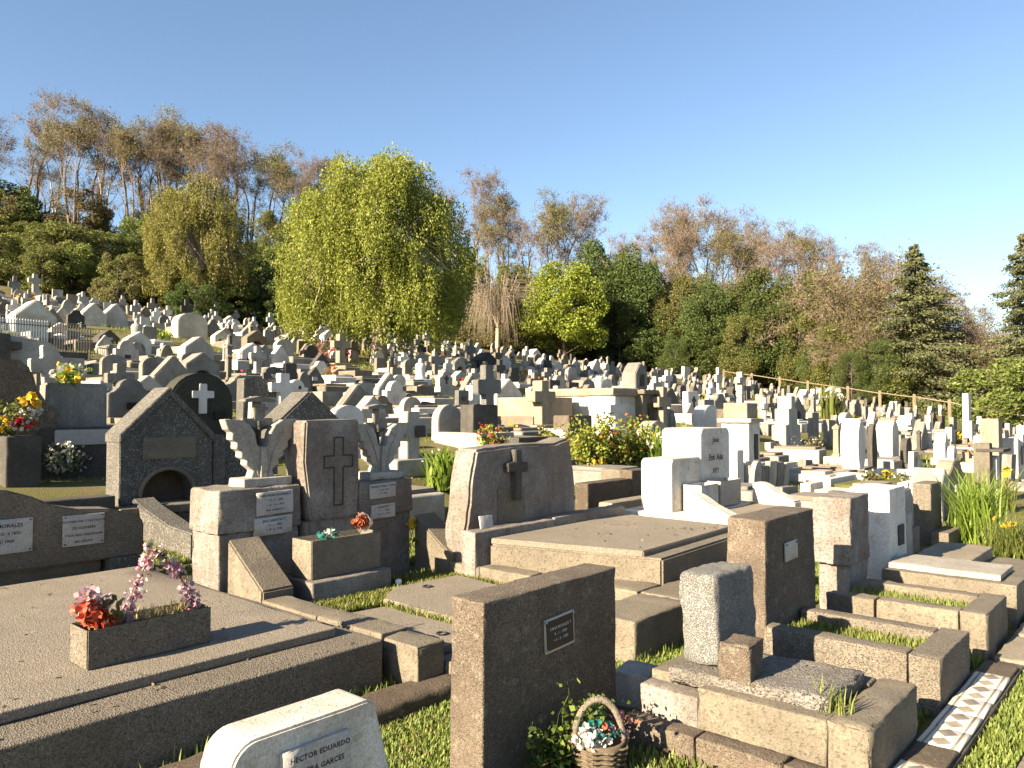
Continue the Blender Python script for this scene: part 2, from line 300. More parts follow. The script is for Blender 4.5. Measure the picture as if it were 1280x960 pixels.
# ------------------------------------------------------------------ path, kerbs, tile strip
def sheet(name, pts, z0, z1, mat, parent=None, bev=.01, kind=None, rough=0):
    bm = bmesh.new(); c = Vector((sum(p[0] for p in pts)/len(pts), sum(p[1] for p in pts)/len(pts), z0)); f = bm.faces.new([bm.verts.new((p[0]-c.x, p[1]-c.y, 0)) for p in pts])
    bmesh.ops.recalc_face_normals(bm, faces=[f])
    if f.normal.z > 0: bmesh.ops.reverse_faces(bm, faces=[f])
    r_ = bmesh.ops.extrude_face_region(bm, geom=[f]); bmesh.ops.translate(bm, verts=[e for e in r_['geom'] if isinstance(e, bmesh.types.BMVert)], vec=(0, 0, z1-z0)); bmesh.ops.recalc_face_normals(bm, faces=bm.faces[:])
    if bev: bmesh.ops.bevel(bm, geom=bm.edges[:], offset=bev, segments=2, affect='EDGES', clamp_overlap=True)
    if rough:
        for v in bm.verts: v.co += Vector((nz(v.co, 6, 3), nz(v.co, 6, 8), 0))*rough
    o = ob(name, bm_mesh(name, bm, mat), parent, rel(parent, c))
    if kind: o['kind'] = kind
    return o
def wavy(pts, n, a, k=0):
    out = []
    for (p, q) in zip(pts, pts[1:]+pts[:1]):
        for i in range(n):
            t = i/n; x, y = p[0]+(q[0]-p[0])*t, p[1]+(q[1]-p[1])*t; out.append((x+a*nz((x, y, 0), 2.3, k), y+a*nz((x, y, 5), 2.3, k)))
    return out
sheet('path', wavy([(-3, -2.2), (60, -2.2), (60, 1.0), (4.5, 1.0), (-3, .9)], 24, .12), -.05, .02, 'path_concrete', bev=0, kind='structure')
# decorated cement tiles set in front of the graves, on a brown bed
ts = thing('tile_strip', 'strip of white cement tiles with brown diamonds between graves and path', 'tiles', (7.1, 1.42, 0))
block('bed', 5.2, 8.45, 1.25, 1.57, -.15, .07, 'brown_kerb', ts, amp=.012, r=.011)
_tm = box_mesh('tile', .3735, .26, .03, 'diamond_tile', r=.004, amp=.001, seg=.2)
_cm = box_mesh('tile', .372, .26, .03, 'brown_kerb', r=.01, amp=.006, seg=.1)
for i in range(8):
    u = 5.42+i*.38
    ob('tile', _cm if i in (1, 7) else _tm, ts, rel(ts, (u, 1.40, .066+random.uniform(0, .006))), (random.uniform(-.01, .01), random.uniform(-.01, .01), random.uniform(-.012, .012)))
pv = thing('stone_edging', 'weathered concrete edging stones beside the path beyond the tile strip', 'edging', (10.5, 1.3, 0))
for (a, b) in ((8.5, 9.45), (9.5, 10.6), (10.66, 12.1), (12.15, 14.0), (14.1, 16.2)):
    block('edging_stone', a, b, 1.05, 1.5, -.12, .09+random.uniform(-.01, .02), 'path_concrete', pv, rot=(0, 0, random.uniform(-.02, .02)), amp=.015, r=.014)

# ------------------------------------------------------------------ plants: grass, leaves, flowers
def blades(pts, h, wd=.012, lean=.5, rng=RNG):
    P = np.asarray(pts, float); n = len(P); hh = h*rng.uniform(.35, 1.25, n); a = rng.uniform(0, 2*math.pi, n); l = lean*hh*rng.uniform(.1, 1, n)
    d = np.stack([np.cos(a), np.sin(a), np.zeros(n)], 1); w = np.stack([-np.sin(a), np.cos(a), np.zeros(n)], 1)*(wd*rng.uniform(.6, 1.3, n))[:, None]; up = np.array([0, 0, 1.])
    mid = P+d*(l*.35)[:, None]+up*(hh*.6)[:, None]; tip = P+d*l[:, None]+up*hh[:, None]
    V = np.stack([P-w, P+w, mid+w*.8, mid-w*.8, tip+w*.12, tip-w*.12], 1).reshape(-1, 3); b = np.arange(n)[:, None]*6
    return V, np.concatenate([b+[0, 1, 2, 3], b+[3, 2, 4, 5]], 0)
def scatter(rects, dens, zf=None, clump=.35, rng=RNG):
    out = []
    for (u0, u1, v0, v1, z) in rects:
        n = int(abs((u1-u0)*(v1-v0))*dens); k = max(3, int(n/22)); c = np.stack([rng.uniform(u0, u1, k), rng.uniform(v0, v1, k)], 1)
        p = c[rng.integers(0, k, n)]+rng.normal(size=(n, 2))*.07; q = np.stack([rng.uniform(u0, u1, n), rng.uniform(v0, v1, n)], 1); s = rng.random(n) < clump
        p = np.where(s[:, None], q, p); p[:, 0] = np.clip(p[:, 0], u0, u1); p[:, 1] = np.clip(p[:, 1], v0, v1)
        zz = terrain(p[:, 0], p[:, 1]) if z is None else np.full(n, z); out.append(np.column_stack([p, zz-.01]))
    return np.concatenate(out)
def grass(name, label, rects, dens, h, mat='grass', wd=.012, clump=.35):
    V, Q = blades(scatter(rects, dens, clump=clump), h, wd); o = ob(name, mesh_np(name, V, Q, mat)); tag(o, label, 'grass'); o['kind'] = 'stuff'; return o
def ball(n, rx, ry, rz, lo=.55, rng=RNG, half=False):
    d = rng.normal(size=(n, 3)); d /= np.linalg.norm(d, axis=1, keepdims=True)
    if half: d[:, 2] = np.abs(d[:, 2])
    return d*np.array([rx, ry, rz])*rng.uniform(lo, 1, (n, 1))
def petals(C, size, n=6, rng=RNG, up=.4):
    """small open blossoms: n petals round each centre"""
    C = np.asarray(C, float); m = len(C); ax = rng.normal(size=(m, 3)); ax[:, 2] += up; ax /= np.linalg.norm(ax, axis=1, keepdims=True)
    e = np.cross(ax, rng.normal(size=(m, 3))); e /= np.linalg.norm(e, axis=1, keepdims=True)+1e-9; f = np.cross(ax, e); Vs = []
    sz = size*rng.uniform(.7, 1.25, (m, 1))
    for k in range(n):
        a = 2*math.pi*k/n; r = e*math.cos(a)+f*math.sin(a); t = -e*math.sin(a)+f*math.cos(a)
        Vs.append(np.stack([C, C+r*sz*.6+t*sz*.5+ax*sz*.38, C+r*sz*.95+ax*sz*.6, C+r*sz*.6-t*sz*.5+ax*sz*.38], 1))
    V = np.concatenate(Vs, 0).reshape(-1, 3); return V, np.arange(len(V)).reshape(-1, 4)
def stems_mesh(name, pairs, r, mat):
    V, Q = tubes([(a, b, r, r*.7) for a, b in pairs], 4); return mesh_np(name, V, Q, mat)

# ------------------------------------------------------------------ first row of graves, nearest the path
t = thing('white_headstone', 'white painted headstone with rounded corner and grey name plate, cut by the bottom edge', 'headstone', (2.25, 3.3, 0))
pr = [(1.72, -.1), (1.80, .5), (1.845, .74)]+arc(1.98, .74, .135, math.pi, math.pi/2, 7)+[(2.5, .872)]+arc(2.60, .80, .075, math.pi/2, .2, 5)+[(2.80, .35), (2.86, -.1)]
ob('stone', extrude('stone', [(x-2.25, z) for x, z in pr], .27, 'white', .012), t)
p = block('name_plate', 2.09, 2.485, 3.272, 3.3, .42, .775, 'plaque', t, r=.003, amp=0)
text(p, 'HECTOR EDUARDO', .037, .02, -.0155, .29); text(p, 'RIVERA GARCES', .037, .02, -.0155, .222); text(p, '9', .034, .05, -.0155, .15)
ob('base', box_mesh('base', 1.3, .55, .16, 'concrete', r=.011), t, (0, .1, -.1))

t = thing('slab_headstone', 'dark brown pebbled headstone with small black framed plaque above a basket', 'headstone', (4.4, 3.6, 0))
ob('stone', box_mesh('stone', 1.52, .30, 1.28, 'brown_pebble', r=.012, amp=.006, taper=(.015, 0), chip=.02), t, (0, 0, -.12))
fr = block('plaque', 4.26, 4.60, 3.435, 3.449, .70, .94, 'steel', t, rot=(0, rad(-3), 0), r=.004, amp=.002)
ob('plate', box_mesh('plate', .305, .008, .205, 'black_plate', r=.003, amp=0), fr, (0, -.008, .018))
for i, s in enumerate(('OMAR MORALES T', '8 - 1 - 1920', '+ 5 - 3 - 1989')): text(fr, s, .028, 0, -.0135, .155-i*.042, 'silver_ink')
for sx in (-1, 1):
    for z in (.02, .215): ob('bolt', box_mesh('bolt', .016, .012, .016, 'steel', r=.004, amp=0), fr, (sx*.155, -.012, z))

t = thing('grave_kerb', 'low dark kerb with lit side in front of the brown headstone with basket', 'kerb', (4.9, 2.5, 0))
for a, b in ((2.62, 3.2), (2.02, 2.60), (1.36, 2.0)): block('kerb_stone', 4.83, 5.0, a, b, -.1, .18, 'brown_pebble', t, rot=(0, 0, random.uniform(-.015, .015)), amp=.01, r=.011, chip=.03)
block('kerb_stone', 3.2, 4.8, 1.36, 1.52, -.1, .17, 'dark_pebble', t, amp=.01, r=.011); block('kerb_stone', 3.05, 3.2, 1.36, 3.2, -.1, .17, 'dark_pebble', t, amp=.01, r=.011)

t = thing('granite_tomb', 'low tomb with rough granite headstone, broken stump and speckled slab', 'tomb', (5.6, 2.3, 0))
block('side_wall', 5.08, 5.28, 1.82, 2.72, -.1, .42, 'concrete', t, amp=.01, r=.012, chip=.03); block('low_wall', 5.10, 5.275, 2.73, 3.2, -.1, .34, 'rough_grey', t, amp=.01, r=.012); block('core', 5.285, 5.945, 1.83, 3.03, -.1, .385, 'concrete', t, amp=.004, r=.012); block('front_wall', 5.08, 6.14, 1.56, 1.82, -.1, .43, 'concrete', t, amp=.012, r=.014, chip=.05)
block('side_wall', 5.95, 6.14, 1.83, 3.22, -.1, .42, 'concrete', t, amp=.01, r=.012); block('back_wall', 5.29, 5.94, 3.04, 3.22, -.1, .40, 'concrete', t, amp=.01, r=.012)
block('slab', 5.20, 6.0, 1.86, 3.02, .38, .485, 'granite_slab', t, rot=(rad(-1.5), rad(1), rad(1.5)), amp=.015, r=.011, seg=.05, chip=.05)
block('headstone', 5.37, 6.04, 2.70, 3.0, .47, 1.15, 'granite', t, rot=(rad(-3), rad(1.5), 0), amp=.014, r=.04, seg=.05, taper=(-.06, -.05))
block('broken_stump', 5.21, 5.50, 2.40, 2.62, .47, .74, 'brown_pebble', t, rot=(0, rad(-2), rad(4)), amp=.02, r=.011, seg=.04, chip=.05)
tag(block('loose_block', 5.40, 5.72, 3.36, 3.66, -.02, .27, 'pale', None, rot=(0, 0, .2), amp=.012, r=.014), 'loose concrete block on the grass behind the granite headstone', 'block')

t = thing('pillar_tomb', 'tall brown headstone with small white plate over a kerbed grassy plot', 'tomb', (7.4, 2.5, 0))
block('headstone', 6.88, 8.16, 3.0, 3.40, -.1, 1.37, 'brown_pebble', t, amp=.008, r=.015, taper=(.075, .06), rot=(0, 0, 0))
p = block('plate', 7.33, 7.63, 2.985, 3.0, .94, 1.12, 'plaque', t, rot=(rad(-1), rad(-1), 0), r=.003, amp=0)
for sx in (-.12, .12): ob('bolt', box_mesh('bolt', .016, .01, .016, 'ink', r=.003, amp=0), p, (sx, -.01, .15))
block('kerb', 6.80, 6.99, 1.80, 2.98, -.1, .45, 'pebble', t, r=.011, amp=.006); block('kerb', 6.80, 7.82, 1.56, 1.79, -.1, .45, 'pebble', t, r=.011, amp=.006); block('kerb', 7.64, 7.82, 1.80, 2.98, -.1, .44, 'pebble', t, r=.011, amp=.006)
block('soil', 7.0, 7.63, 1.8, 2.98, -.05, .30, 'soil', t, r=.011, amp=.02)
grass('grass_tuft_patch', 'yellow green grass filling the kerbed plot of the tall brown headstone', [(7.02, 7.6, 1.82, 2.95, .30)], 5200, .09, 'grass', .008, .7)

t = thing('kerbed_plot', 'kerbed grassy plot with rough grey block standing on a stone base', 'tomb', (9.1, 2.4, 0))
block('kerb', 8.56, 8.77, 1.80, 2.55, -.1, .44, 'concrete', t, r=.011, amp=.01); block('kerb', 8.56, 8.76, 2.57, 3.05, -.1, .43, 'concrete', t, r=.011, amp=.01)
block('kerb', 8.56, 9.6, 1.56, 1.79, -.1, .45, 'concrete', t, r=.011, amp=.01, chip=.03); block('kerb', 9.42, 9.6, 1.80, 2.95, -.1, .43, 'concrete', t, r=.011, amp=.01)
block('soil', 8.78, 9.41, 1.8, 3.0, -.05, .29, 'soil', t, r=.011, amp=.02)
block('base', 9.36, 9.98, 3.06, 3.42, -.1, .60, 'rough_grey', t, r=.014, amp=.015); block('headstone', 9.28, 9.98, 3.03, 3.46, .605, 1.37, 'rough_grey', t, rot=(0, rad(-1), rad(1)), r=.014, amp=.016, seg=.05)
grass('grass_tuft_patch', 'grass filling the kerbed plot below the rough grey block', [(8.8, 9.4, 1.82, 2.98, .29)], 5000, .09, 'grass', .008, .7)

t = thing('white_block_tomb', 'whitewashed block headstone with low stone slab tomb beside the path', 'tomb', (10.8, 2.5, 0))
block('headstone', 10.62, 11.35, 2.98, 3.48, -.1, 1.37, 'whitewash', t, r=.011, amp=.008, taper=(.02, .03)); block('side_stone', 11.42, 11.75, 3.0, 3.2, -.1, .98, 'pale', t, r=.05, amp=.006)
p = block('plaque', 10.95, 11.18, 2.96, 2.98, .62, .88, 'dark', t, r=.004, amp=.002)
block('tomb_base', 10.1, 11.05, 1.55, 2.94, -.1, .46, 'concrete', t, r=.011, amp=.008); block('slab', 10.22, 11.0, 1.72, 2.9, .46, .53, 'pale', t, r=.012, amp=.005)
tag(block('small_block', 11.9, 12.2, 3.2, 3.5, -.05, .5, 'concrete', None, r=.014, amp=.01), 'small concrete block right of the whitewashed block headstone', 'block')
t = thing('capped_headstone', 'pale stepped headstone with flat cap next to the pebbled slab', 'headstone', (14.0, 3.9, 0))
block('base', 13.6, 14.5, 3.6, 4.1, -.1, .42, 'grey', t, r=.011); ob('stone', extrude('stone', [(-.36, 0), (-.36, .5), (-.2, .62), (-.2, .66), (.2, .66), (.22, .6), (.34, .48), (.34, 0)], .34, 'pale', .02), t, (.0, -.25, .42)); block('cap', 13.45, 14.25, 3.95, 4.35, 1.08, 1.16, 'tan', t, r=.015)
block('back_stone', 13.55, 14.15, 4.0, 4.3, -.1, 1.08, 'pale', t, r=.011)
t = thing('pebbled_headstone', 'square pale pebbled headstone between the capped stone and long green leaves', 'headstone', (15.6, 3.8, 0))
block('stone', 15.25, 16.0, 3.6, 3.9, -.1, 1.06, 'pebble', t, r=.015); block('base', 15.1, 16.1, 3.3, 3.58, -.1, .25, 'concrete', t, r=.011)
t = thing('low_tomb', 'low concrete tomb below the yellow daffodils', 'tomb', (13.2, 2.3, 0))
block('tomb_base', 11.6, 13.5, 1.6, 3.1, -.1, .20, 'concrete', t, r=.014, amp=.012); block('slab', 12.0, 13.4, 2.35, 3.05, .20, .36, 'tan', t, r=.014, amp=.012)
# ------------------------------------------------------------------ second row
def hollow_box(name, u0, u1, v0, v1, z0, z1, mat, parent, w=.045):
    bm = bmesh.new(); a, b = (u1-u0)/2, (v1-v0)/2; bmesh.ops.create_cube(bm, size=1, matrix=Matrix.Translation((0, 0, (z1-z0)/2)) @ Matrix.Diagonal((2*a, 2*b, z1-z0, 1)))
    top = max(bm.faces, key=lambda f: f.calc_center_median().z); r_ = bmesh.ops.inset_region(bm, faces=[top], thickness=w); bmesh.ops.translate(bm, verts=top.verts[:], vec=(0, 0, -.07))
    bmesh.ops.bevel(bm, geom=bm.edges[:], offset=.008, segments=2, affect='EDGES', clamp_overlap=True)
    return ob(name, bm_mesh(name, bm, mat), parent, rel(parent, ((u0+u1)/2, (v0+v1)/2, z0)))
t = thing('family_tomb', 'broad pebbled slab tomb carrying a planter, with plaque wall behind', 'tomb', (2.6, 7.3, 0))
block('rim_block', .4, 4.24, 5.15, 9.55, -.1, .475, 'pebble', t, r=.02, amp=.006, seg=.3)
block('slab', .5, 4.03, 5.52, 9.4, .475, .55, 'slab_pebble', t, r=.012, amp=.005, seg=.3)
hs = [(.4, .58), (.4, 1.62), (1.2, 1.66), (2.3, 1.56), (2.85, 1.49), (3.1, 1.40), (3.35, 1.27), (3.6, 1.21), (3.95, 1.18), (4.28, 1.08), (4.36, .98), (4.36, .58)]
wl = ob('headstone', extrude('headstone', [(x-2.6, z-.0) for x, z in hs], .36, 'pebble', .02), t, (0, 2.65, 0))
block('foot', .6, 3.9, 10.05, 10.3, .1, .585, 'concrete', t, r=.02); block('foot', 3.95, 4.3, 9.9, 10.25, .1, .585, 'dark_pebble', t, r=.02)
for (u0, u1, z0, z1, lines) in ((2.55, 3.11, .79, 1.17, (('R A MORALES', .075), ('Q E P D  4 1893', .06), ('DIC 1968', .06))), (3.42, 3.88, .785, 1.145, (('VICTORIA DEL T CASTILLO M', .045), ('DE OLIVARES', .055), ('Y SUS HIJOS DESCANSAN', .047), ('EN CRISTO', .05)))):
    p = ob('plaque', box_mesh('plaque', u1-u0, .02, z1-z0, 'plaque', r=.003, amp=.001), wl, ((u0+u1)/2-2.6, -.011, z0))
    for i, (s, sz) in enumerate(lines): text(p, s, sz*.75, 0, -.0125, (z1-z0)*(.76-i*.22), 'ink')
    for sx in (-1, 1):
        for z in (.02, z1-z0-.03): ob('bolt', box_mesh('bolt', .016, .012, .016, 'ink', r=.004, amp=0), p, (sx*((u1-u0)/2-.025), -.012, z))
# planter box with artificial flowers
t = thing('planter_box', 'rectangular concrete planter box standing on the broad pebbled slab', 'planter', (2.67, 6.08, .552))
hollow_box('box', 2.21, 3.13, 5.92, 6.24, .552, .835, 'pebble', t); block('soil', 2.26, 3.08, 5.97, 6.19, .74, .785, 'soil', t, r=.01, amp=.015, seg=.04)
t = thing('coral_bouquet', 'coral red cloth roses at the left end of the planter', 'flowers', (2.3, 6.07, .78))
C = np.concatenate([np.array([[0, 0, .12], [.05, -.03, .05], [-.03, .02, .2], [.06, .0, .16]])[k]+ball(34, .085, .085, .075) for k in range(4)]); V, Q = petals(C[:100], .042, 6); ob('blossoms', mesh_np('blossoms', V, Q, 'petal_coral'), t)
V, Q = petals(C[68:110]+[[0, 0, .02]], .05, 5); ob('pale_petals', mesh_np('pale_petals', V, Q, 'petal_palepink'), t)
V, Q = leaves(ball(26, .13, .1, .13)+[[.09, 0, .13]], .09, .05); ob('leaves', mesh_np('leaves', V, Q, 'leaf_olive'), t); ob('stems', stems_mesh('stems', [((0, 0, -.02), tuple(c)) for c in C[::8]], .004, 'leaf_olive'), t)
t = thing('pink_garland', 'arched garland of pink and lilac cloth blossom in the planter', 'flowers', (2.78, 6.07, .78))
th = np.linspace(0, math.pi, 60); path = np.stack([-.26*np.cos(th)+.02*np.sin(3*th), .03*np.sin(2*th), .50*(1-np.abs(np.cos(th))**1.5)+.01], 1)
ob('wire', stems_mesh('wire', [(tuple(path[i]), tuple(path[i+1])) for i in range(59)], .006, 'leaf_vine'), t)
for nm, mat, cnt, sp, sz in (('blossoms', 'petal_pink', 170, .030, .021), ('pale_blossoms', 'petal_palepink', 330, .034, .021), ('lilac_blossoms', 'petal_lilac', 150, .030, .020)):
    idx = RNG.integers(0, 60, cnt); idx = idx[(np.sin(idx*.55)+RNG.normal(size=len(idx))*.8) > -.6]
    if nm == 'lilac_blossoms': idx = idx[idx > 28]
    V, Q = petals(path[idx]+RNG.normal(size=(len(idx), 3))*sp, sz, 5); ob(nm, mesh_np(nm, V, Q, mat), t)
V, Q = leaves(path[[28, 29, 30, 31, 56, 57]].repeat(5, 0)+RNG.normal(size=(30, 3))*.04, .07, .04); ob('leaves', mesh_np('leaves', V, Q, 'leaf_pale'), t)
V, Q = blades(np.column_stack([RNG.uniform(2.28, 3.06, 150), RNG.uniform(5.98, 6.18, 150), np.full(150, .78)]), .11, .006, .6); o = tag(ob('planter_weeds', mesh_np('planter_weeds', V, Q, 'grass_dry')), 'dry weeds growing in the planter with pink garland', 'weeds'); o['kind'] = 'stuff'

# twin tomb with winged stones
t = thing('winged_tomb', 'double tomb with stone wings left and right of a cross-carved stele', 'tomb', (5.8, 6.6, .1))
for a, b, z1, pl in ((4.28, 5.32, 1.50, ((4.74, 5.21, 1.19, 1.45, ('JUAN ADAN ALVAREZ R', '* 15 - 3 - 1899', '+ 21 - 10 - 1977', 'Hno. de Benito C.')), (4.72, 5.20, .96, 1.165, ('ENI C BINATEZ T', '* 12 - 1   1866', '+ 18 - 8   1940')))), (6.16, 7.06, 1.46, ((6.33, 6.76, 1.24, 1.43, ('TRANSITO DEL C TORO', '* 10 10 1910', '+ 8 7 1981')), (6.36, 6.75, .98, 1.16, ('A BINATEA T', '* 7 - 1 - 1906', '+ 10 - 9 - 1990'))))):
    block('pedestal_foot', a+.04, b, 8.03, 8.62, -.1, 1.02, 'rough_grey', t, r=.014, amp=.012); pd = block('pedestal', a, b+.02, 7.99, 8.64, 1.022, z1, 'rough_grey', t, r=.02, amp=.014, taper=(.03, 0))
    for (u0, u1, z0, z2, lines) in pl:
        p = block('plaque', u0, u1, 7.966, 7.986 if z0 > 1.02 else 8.02, z0, z2, 'plaque', t, rot=(0, rad(-1.5), 0), r=.004, amp=.001); d = 7.966-(7.976 if z0 > 1.02 else 7.993)-.002
        for i, s in enumerate(lines): text(p, s, .036 if i == 0 else .031, 0, d, (z2-z0)*(.74-.24*i if len(lines) < 4 else .80-.21*i))
        p.rotation_euler = (0, rad(-1.5), 0)
st = [(-.43, 0), (-.43, 1.16), (.42, 1.19), (.43, .02)]
sl_ = ob('stele', extrude('stele', [(-.30, 0), (-.36, .35), (-.41, .7), (-.40, 1.0), (-.39, 1.19), (.39, 1.20), (.40, .5), (.38, 0)], .42, 'rough_grey', .022), t, rel(t, (5.735, 7.93, 1.06)))
cr = [(-.066, 0), (-.066, .46), (-.21, .46), (-.21, .60), (-.066, .60), (-.066, .82), (.066, .82), (.066, .60), (.21, .60), (.21, .46), (.066, .46), (.066, 0)]
Vc, Qc = tubes([((x0+.08, -.002, z0+.16), (x1+.08, -.002, z1+.16), .009, .009) for (x0, z0), (x1, z1) in zip(cr, cr[1:]+cr[:1])], 6); ob('carved_cross', mesh_np('carved_cross', Vc, Qc, 'ink'), sl_)
block('stele_base', 5.37, 6.11, 7.98, 8.55, -.1, 1.058, 'rough_grey', t, r=.02, amp=.01)
def wings(c, z, s):
    ln = [(-.15, 0), (-.12, .09), (-.21, .16), (-.205, .21), (-.275, .25), (-.27, .31), (-.335, .35), (-.33, .42), (-.39, .455), (-.385, .53), (-.44, .57), (-.48, .68), (-.40, .685), (-.26, .67), (-.16, .61), (-.105, .52), (-.08, .40), (-.05, .36)]
    pts = ln+[(-x, z_) for x, z_ in ln[::-1]]; w = ob('wings', extrude('wings', [(x*s, z_*s) for x, z_ in pts], .14, 'pale', .006), t, rel(t, (c, 8.2, z)))
    sh = extrude('stem', [(-.045*s, 0), (-.035*s, .36*s), (.035*s, .36*s), (.045*s, 0)], .03, 'pale', .008); ob('stem', sh, w, (0, -.03, 0))
    for sx in (-1, 1):   # raised inner feather rib
        Vr, Qr = tubes([((sx*.06*s, -.004, .02*s), (sx*.13*s, -.004, .3*s), .007, .007), ((sx*.13*s, -.004, .3*s), (sx*.28*s, -.004, .60*s), .007, .004)], 5); ob('feather_rib', mesh_np('feather_rib', Vr, Qr, 'pale'), w)
    cx_ = ob('cross', extrude('cross', [(-.05, .25), (-.05, .56), (-.2, .56), (-.2, .69), (-.05, .69), (-.05, .88), (.05, .88), (.05, .69), (.2, .69), (.2, .56), (.05, .56), (.05, .25)], .06, 'grey', .01), t, rel(t, (c, 8.32, z)), (0, 0, 0), s)
    Vf, Qf = tubes([((0, -.03, .32), (0, -.03, .56), .016, .026), ((0, -.03, .56), (0, -.03, .60), .026, .012), ((0, -.03, .60), (0, -.03, .66), .026, .022), ((0, -.03, .54), (-.14, -.02, .61), .013, .009), ((0, -.03, .54), (.14, -.02, .61), .013, .009)], 7); ob('crucified_figure', mesh_np('crucified_figure', Vf, Qf, 'dark', True), cx_)
    ob('canopy', extrude('canopy', [(-.2, 0), (-.2, .03), (0, .07), (.2, .03), (.2, 0)], .16, 'grey', .006), cx_, (0, -.06, .88))
    ob('plinth', box_mesh('plinth', .62*s, .34, .10, 'pale', r=.01), t, rel(t, (c, 8.25, z-.09)))
wings(4.95, 1.59, 1.0); wings(6.72, 1.55, .95)
hollow_box('planter', 5.02, 5.98, 7.32, 7.70, .52, .95, 'concrete', t); block('planter_base', 4.95, 6.05, 7.2, 7.9, -.1, .518, 'rough_grey', t, r=.02)
for a, b in ((4.38, 4.76), (7.06, 7.44)):
    bm = bmesh.new(); h = [(7.25, .18), (7.25, .52), (7.95, .98), (7.95, .18)]; f = bm.faces.new([bm.verts.new((0, y, z)) for y, z in h]); r_ = bmesh.ops.extrude_face_region(bm, geom=[f]); bmesh.ops.translate(bm, verts=[e for e in r_['geom'] if isinstance(e, bmesh.types.BMVert)], vec=(b-a, 0, 0)); bmesh.ops.recalc_face_normals(bm, faces=bm.faces[:]); bmesh.ops.bevel(bm, geom=bm.edges[:], offset=.018, segments=2, affect='EDGES')
    ob('sloping_arm', bm_mesh('sloping_arm', bm, 'concrete'), t, rel(t, (a, 0, 0)))
for u0, u1, ys in ((4.36, 4.66, (4.85, 5.32, 6.28, 7.24)), (7.02, 7.30, (5.0, 5.9, 6.7, 7.24))):
    for a, b in zip(ys, ys[1:]): block('kerb_stone', u0, u1, a+.008, b-.008, -.1, .45+random.uniform(-.012, .012), 'concrete', t, rot=(0, 0, random.uniform(-.01, .01)), r=.014, amp=.007, chip=.03)
block('side_step', 7.31, 7.78, 4.62, 6.7, -.1, .42, 'concrete', t, r=.014, amp=.01); block('soil', 4.67, 7.01, 5.0, 7.9, -.1, .25, 'soil', t, r=.02, amp=.02, seg=.2); block('kerb_stone', 4.68, 7.0, 4.80, 4.98, -.1, .26, 'concrete', t, r=.014, amp=.012)
sheet('grave_slab', wavy([(5.45, 5.2), (6.75, 5.15), (6.9, 6.95), (5.95, 7.05), (5.5, 6.7)], 6, .03), .2, .335, 'slab_pebble', t, .012); sheet('grave_slab', wavy([(4.72, 5.05), (5.4, 5.05), (5.42, 6.55), (4.74, 6.7)], 6, .03), .2, .295, 'slab_pebble', t, .012)
for p_ in ((6.2, 6.75, .345), (5.1, 5.35, .305)):
    ob('lifting_ring', mesh_np('lifting_ring', *tubes([((.05*math.cos(a*.7), .05*math.sin(a*.7), 0), (.05*math.cos(a*.7+.7), .05*math.sin(a*.7+.7), .0), .008, .008) for a in range(9)], 5), 'iron'), t, rel(t, p_))
grass('grass_tuft_patch', 'bright grass growing between slabs of the winged tomb', [(4.7, 7.0, 7.02, 7.2, .25), (6.92, 7.0, 5.0, 7.2, .26), (5.4, 5.5, 5.1, 6.6, .26), (5.0, 5.9, 6.72, 7.15, .25), (6.3, 7.0, 7.0, 7.6, .25), (5.0, 5.25, 6.9, 7.6, .25)], 6500, .085, 'grass', .009)
# things left on the winged tomb
t = thing('green_plastic_flowers', 'shiny green plastic flowers in the planter below the carved cross', 'flowers', (5.36, 7.5, .9)); V, Q = leaves(ball(40, .14, .08, .08)+[[0, 0, .05]], .07, .04); ob('leaves', mesh_np('leaves', V, Q, 'petal_teal'), t); V, Q = petals(ball(8, .1, .06, .05)+[[.03, 0, .09]], .03, 5); ob('blossoms', mesh_np('blossoms', V, Q, 'petal_white'), t)
t = thing('paper_wrapped_bouquet', 'pale paper cone with withered rust-red flowers on the planter edge', 'flowers', (5.84, 7.42, .952))
bm = bmesh.new(); n_ = 12; A = [bm.verts.new((-.17+.04*nz((i, 0, 0), 3), .02*math.cos(i*math.pi/6), .075+.03*math.sin(i*math.pi/6))) for i in range(n_)]; B = [bm.verts.new((.12+.06*math.sin(i*2.1)*.5, .10*math.cos(i*math.pi/6), .12+.11*math.sin(i*math.pi/6)+.03*math.sin(i*3))) for i in range(n_)]
for i in range(n_): bm.faces.new((A[i], A[(i+1) % n_], B[(i+1) % n_], B[i]))
ob('paper', bm_mesh('paper', bm, 'clear_paper'), t, (0, 0, 0), (0, 0, rad(-150))); V, Q = petals(ball(70, .11, .08, .08)+[[-.09, -.02, .12]], .035, 5); ob('blossoms', mesh_np('blossoms', V, Q, 'rust_paper'), t)
def lathe(name, prof, mat, n=14):
    V = [(r*math.cos(2*math.pi*i/n), r*math.sin(2*math.pi*i/n), z) for r, z in prof for i in range(n)]; Q = [(k*n+i, k*n+(i+1) % n, (k+1)*n+(i+1) % n, (k+1)*n+i) for k in range(len(prof)-1) for i in range(n)]; return mesh_np(name, V, Q, mat, True)
tag(ob('plastic_cup', lathe('plastic_cup', [(.0, 0), (.035, 0), (.04, .09), (.034, .115), (.0, .125)], 'plastic_white'), None, (6.15, 7.2, .25)), 'small white plastic candle cup standing in grass by the winged tomb', 'cup')
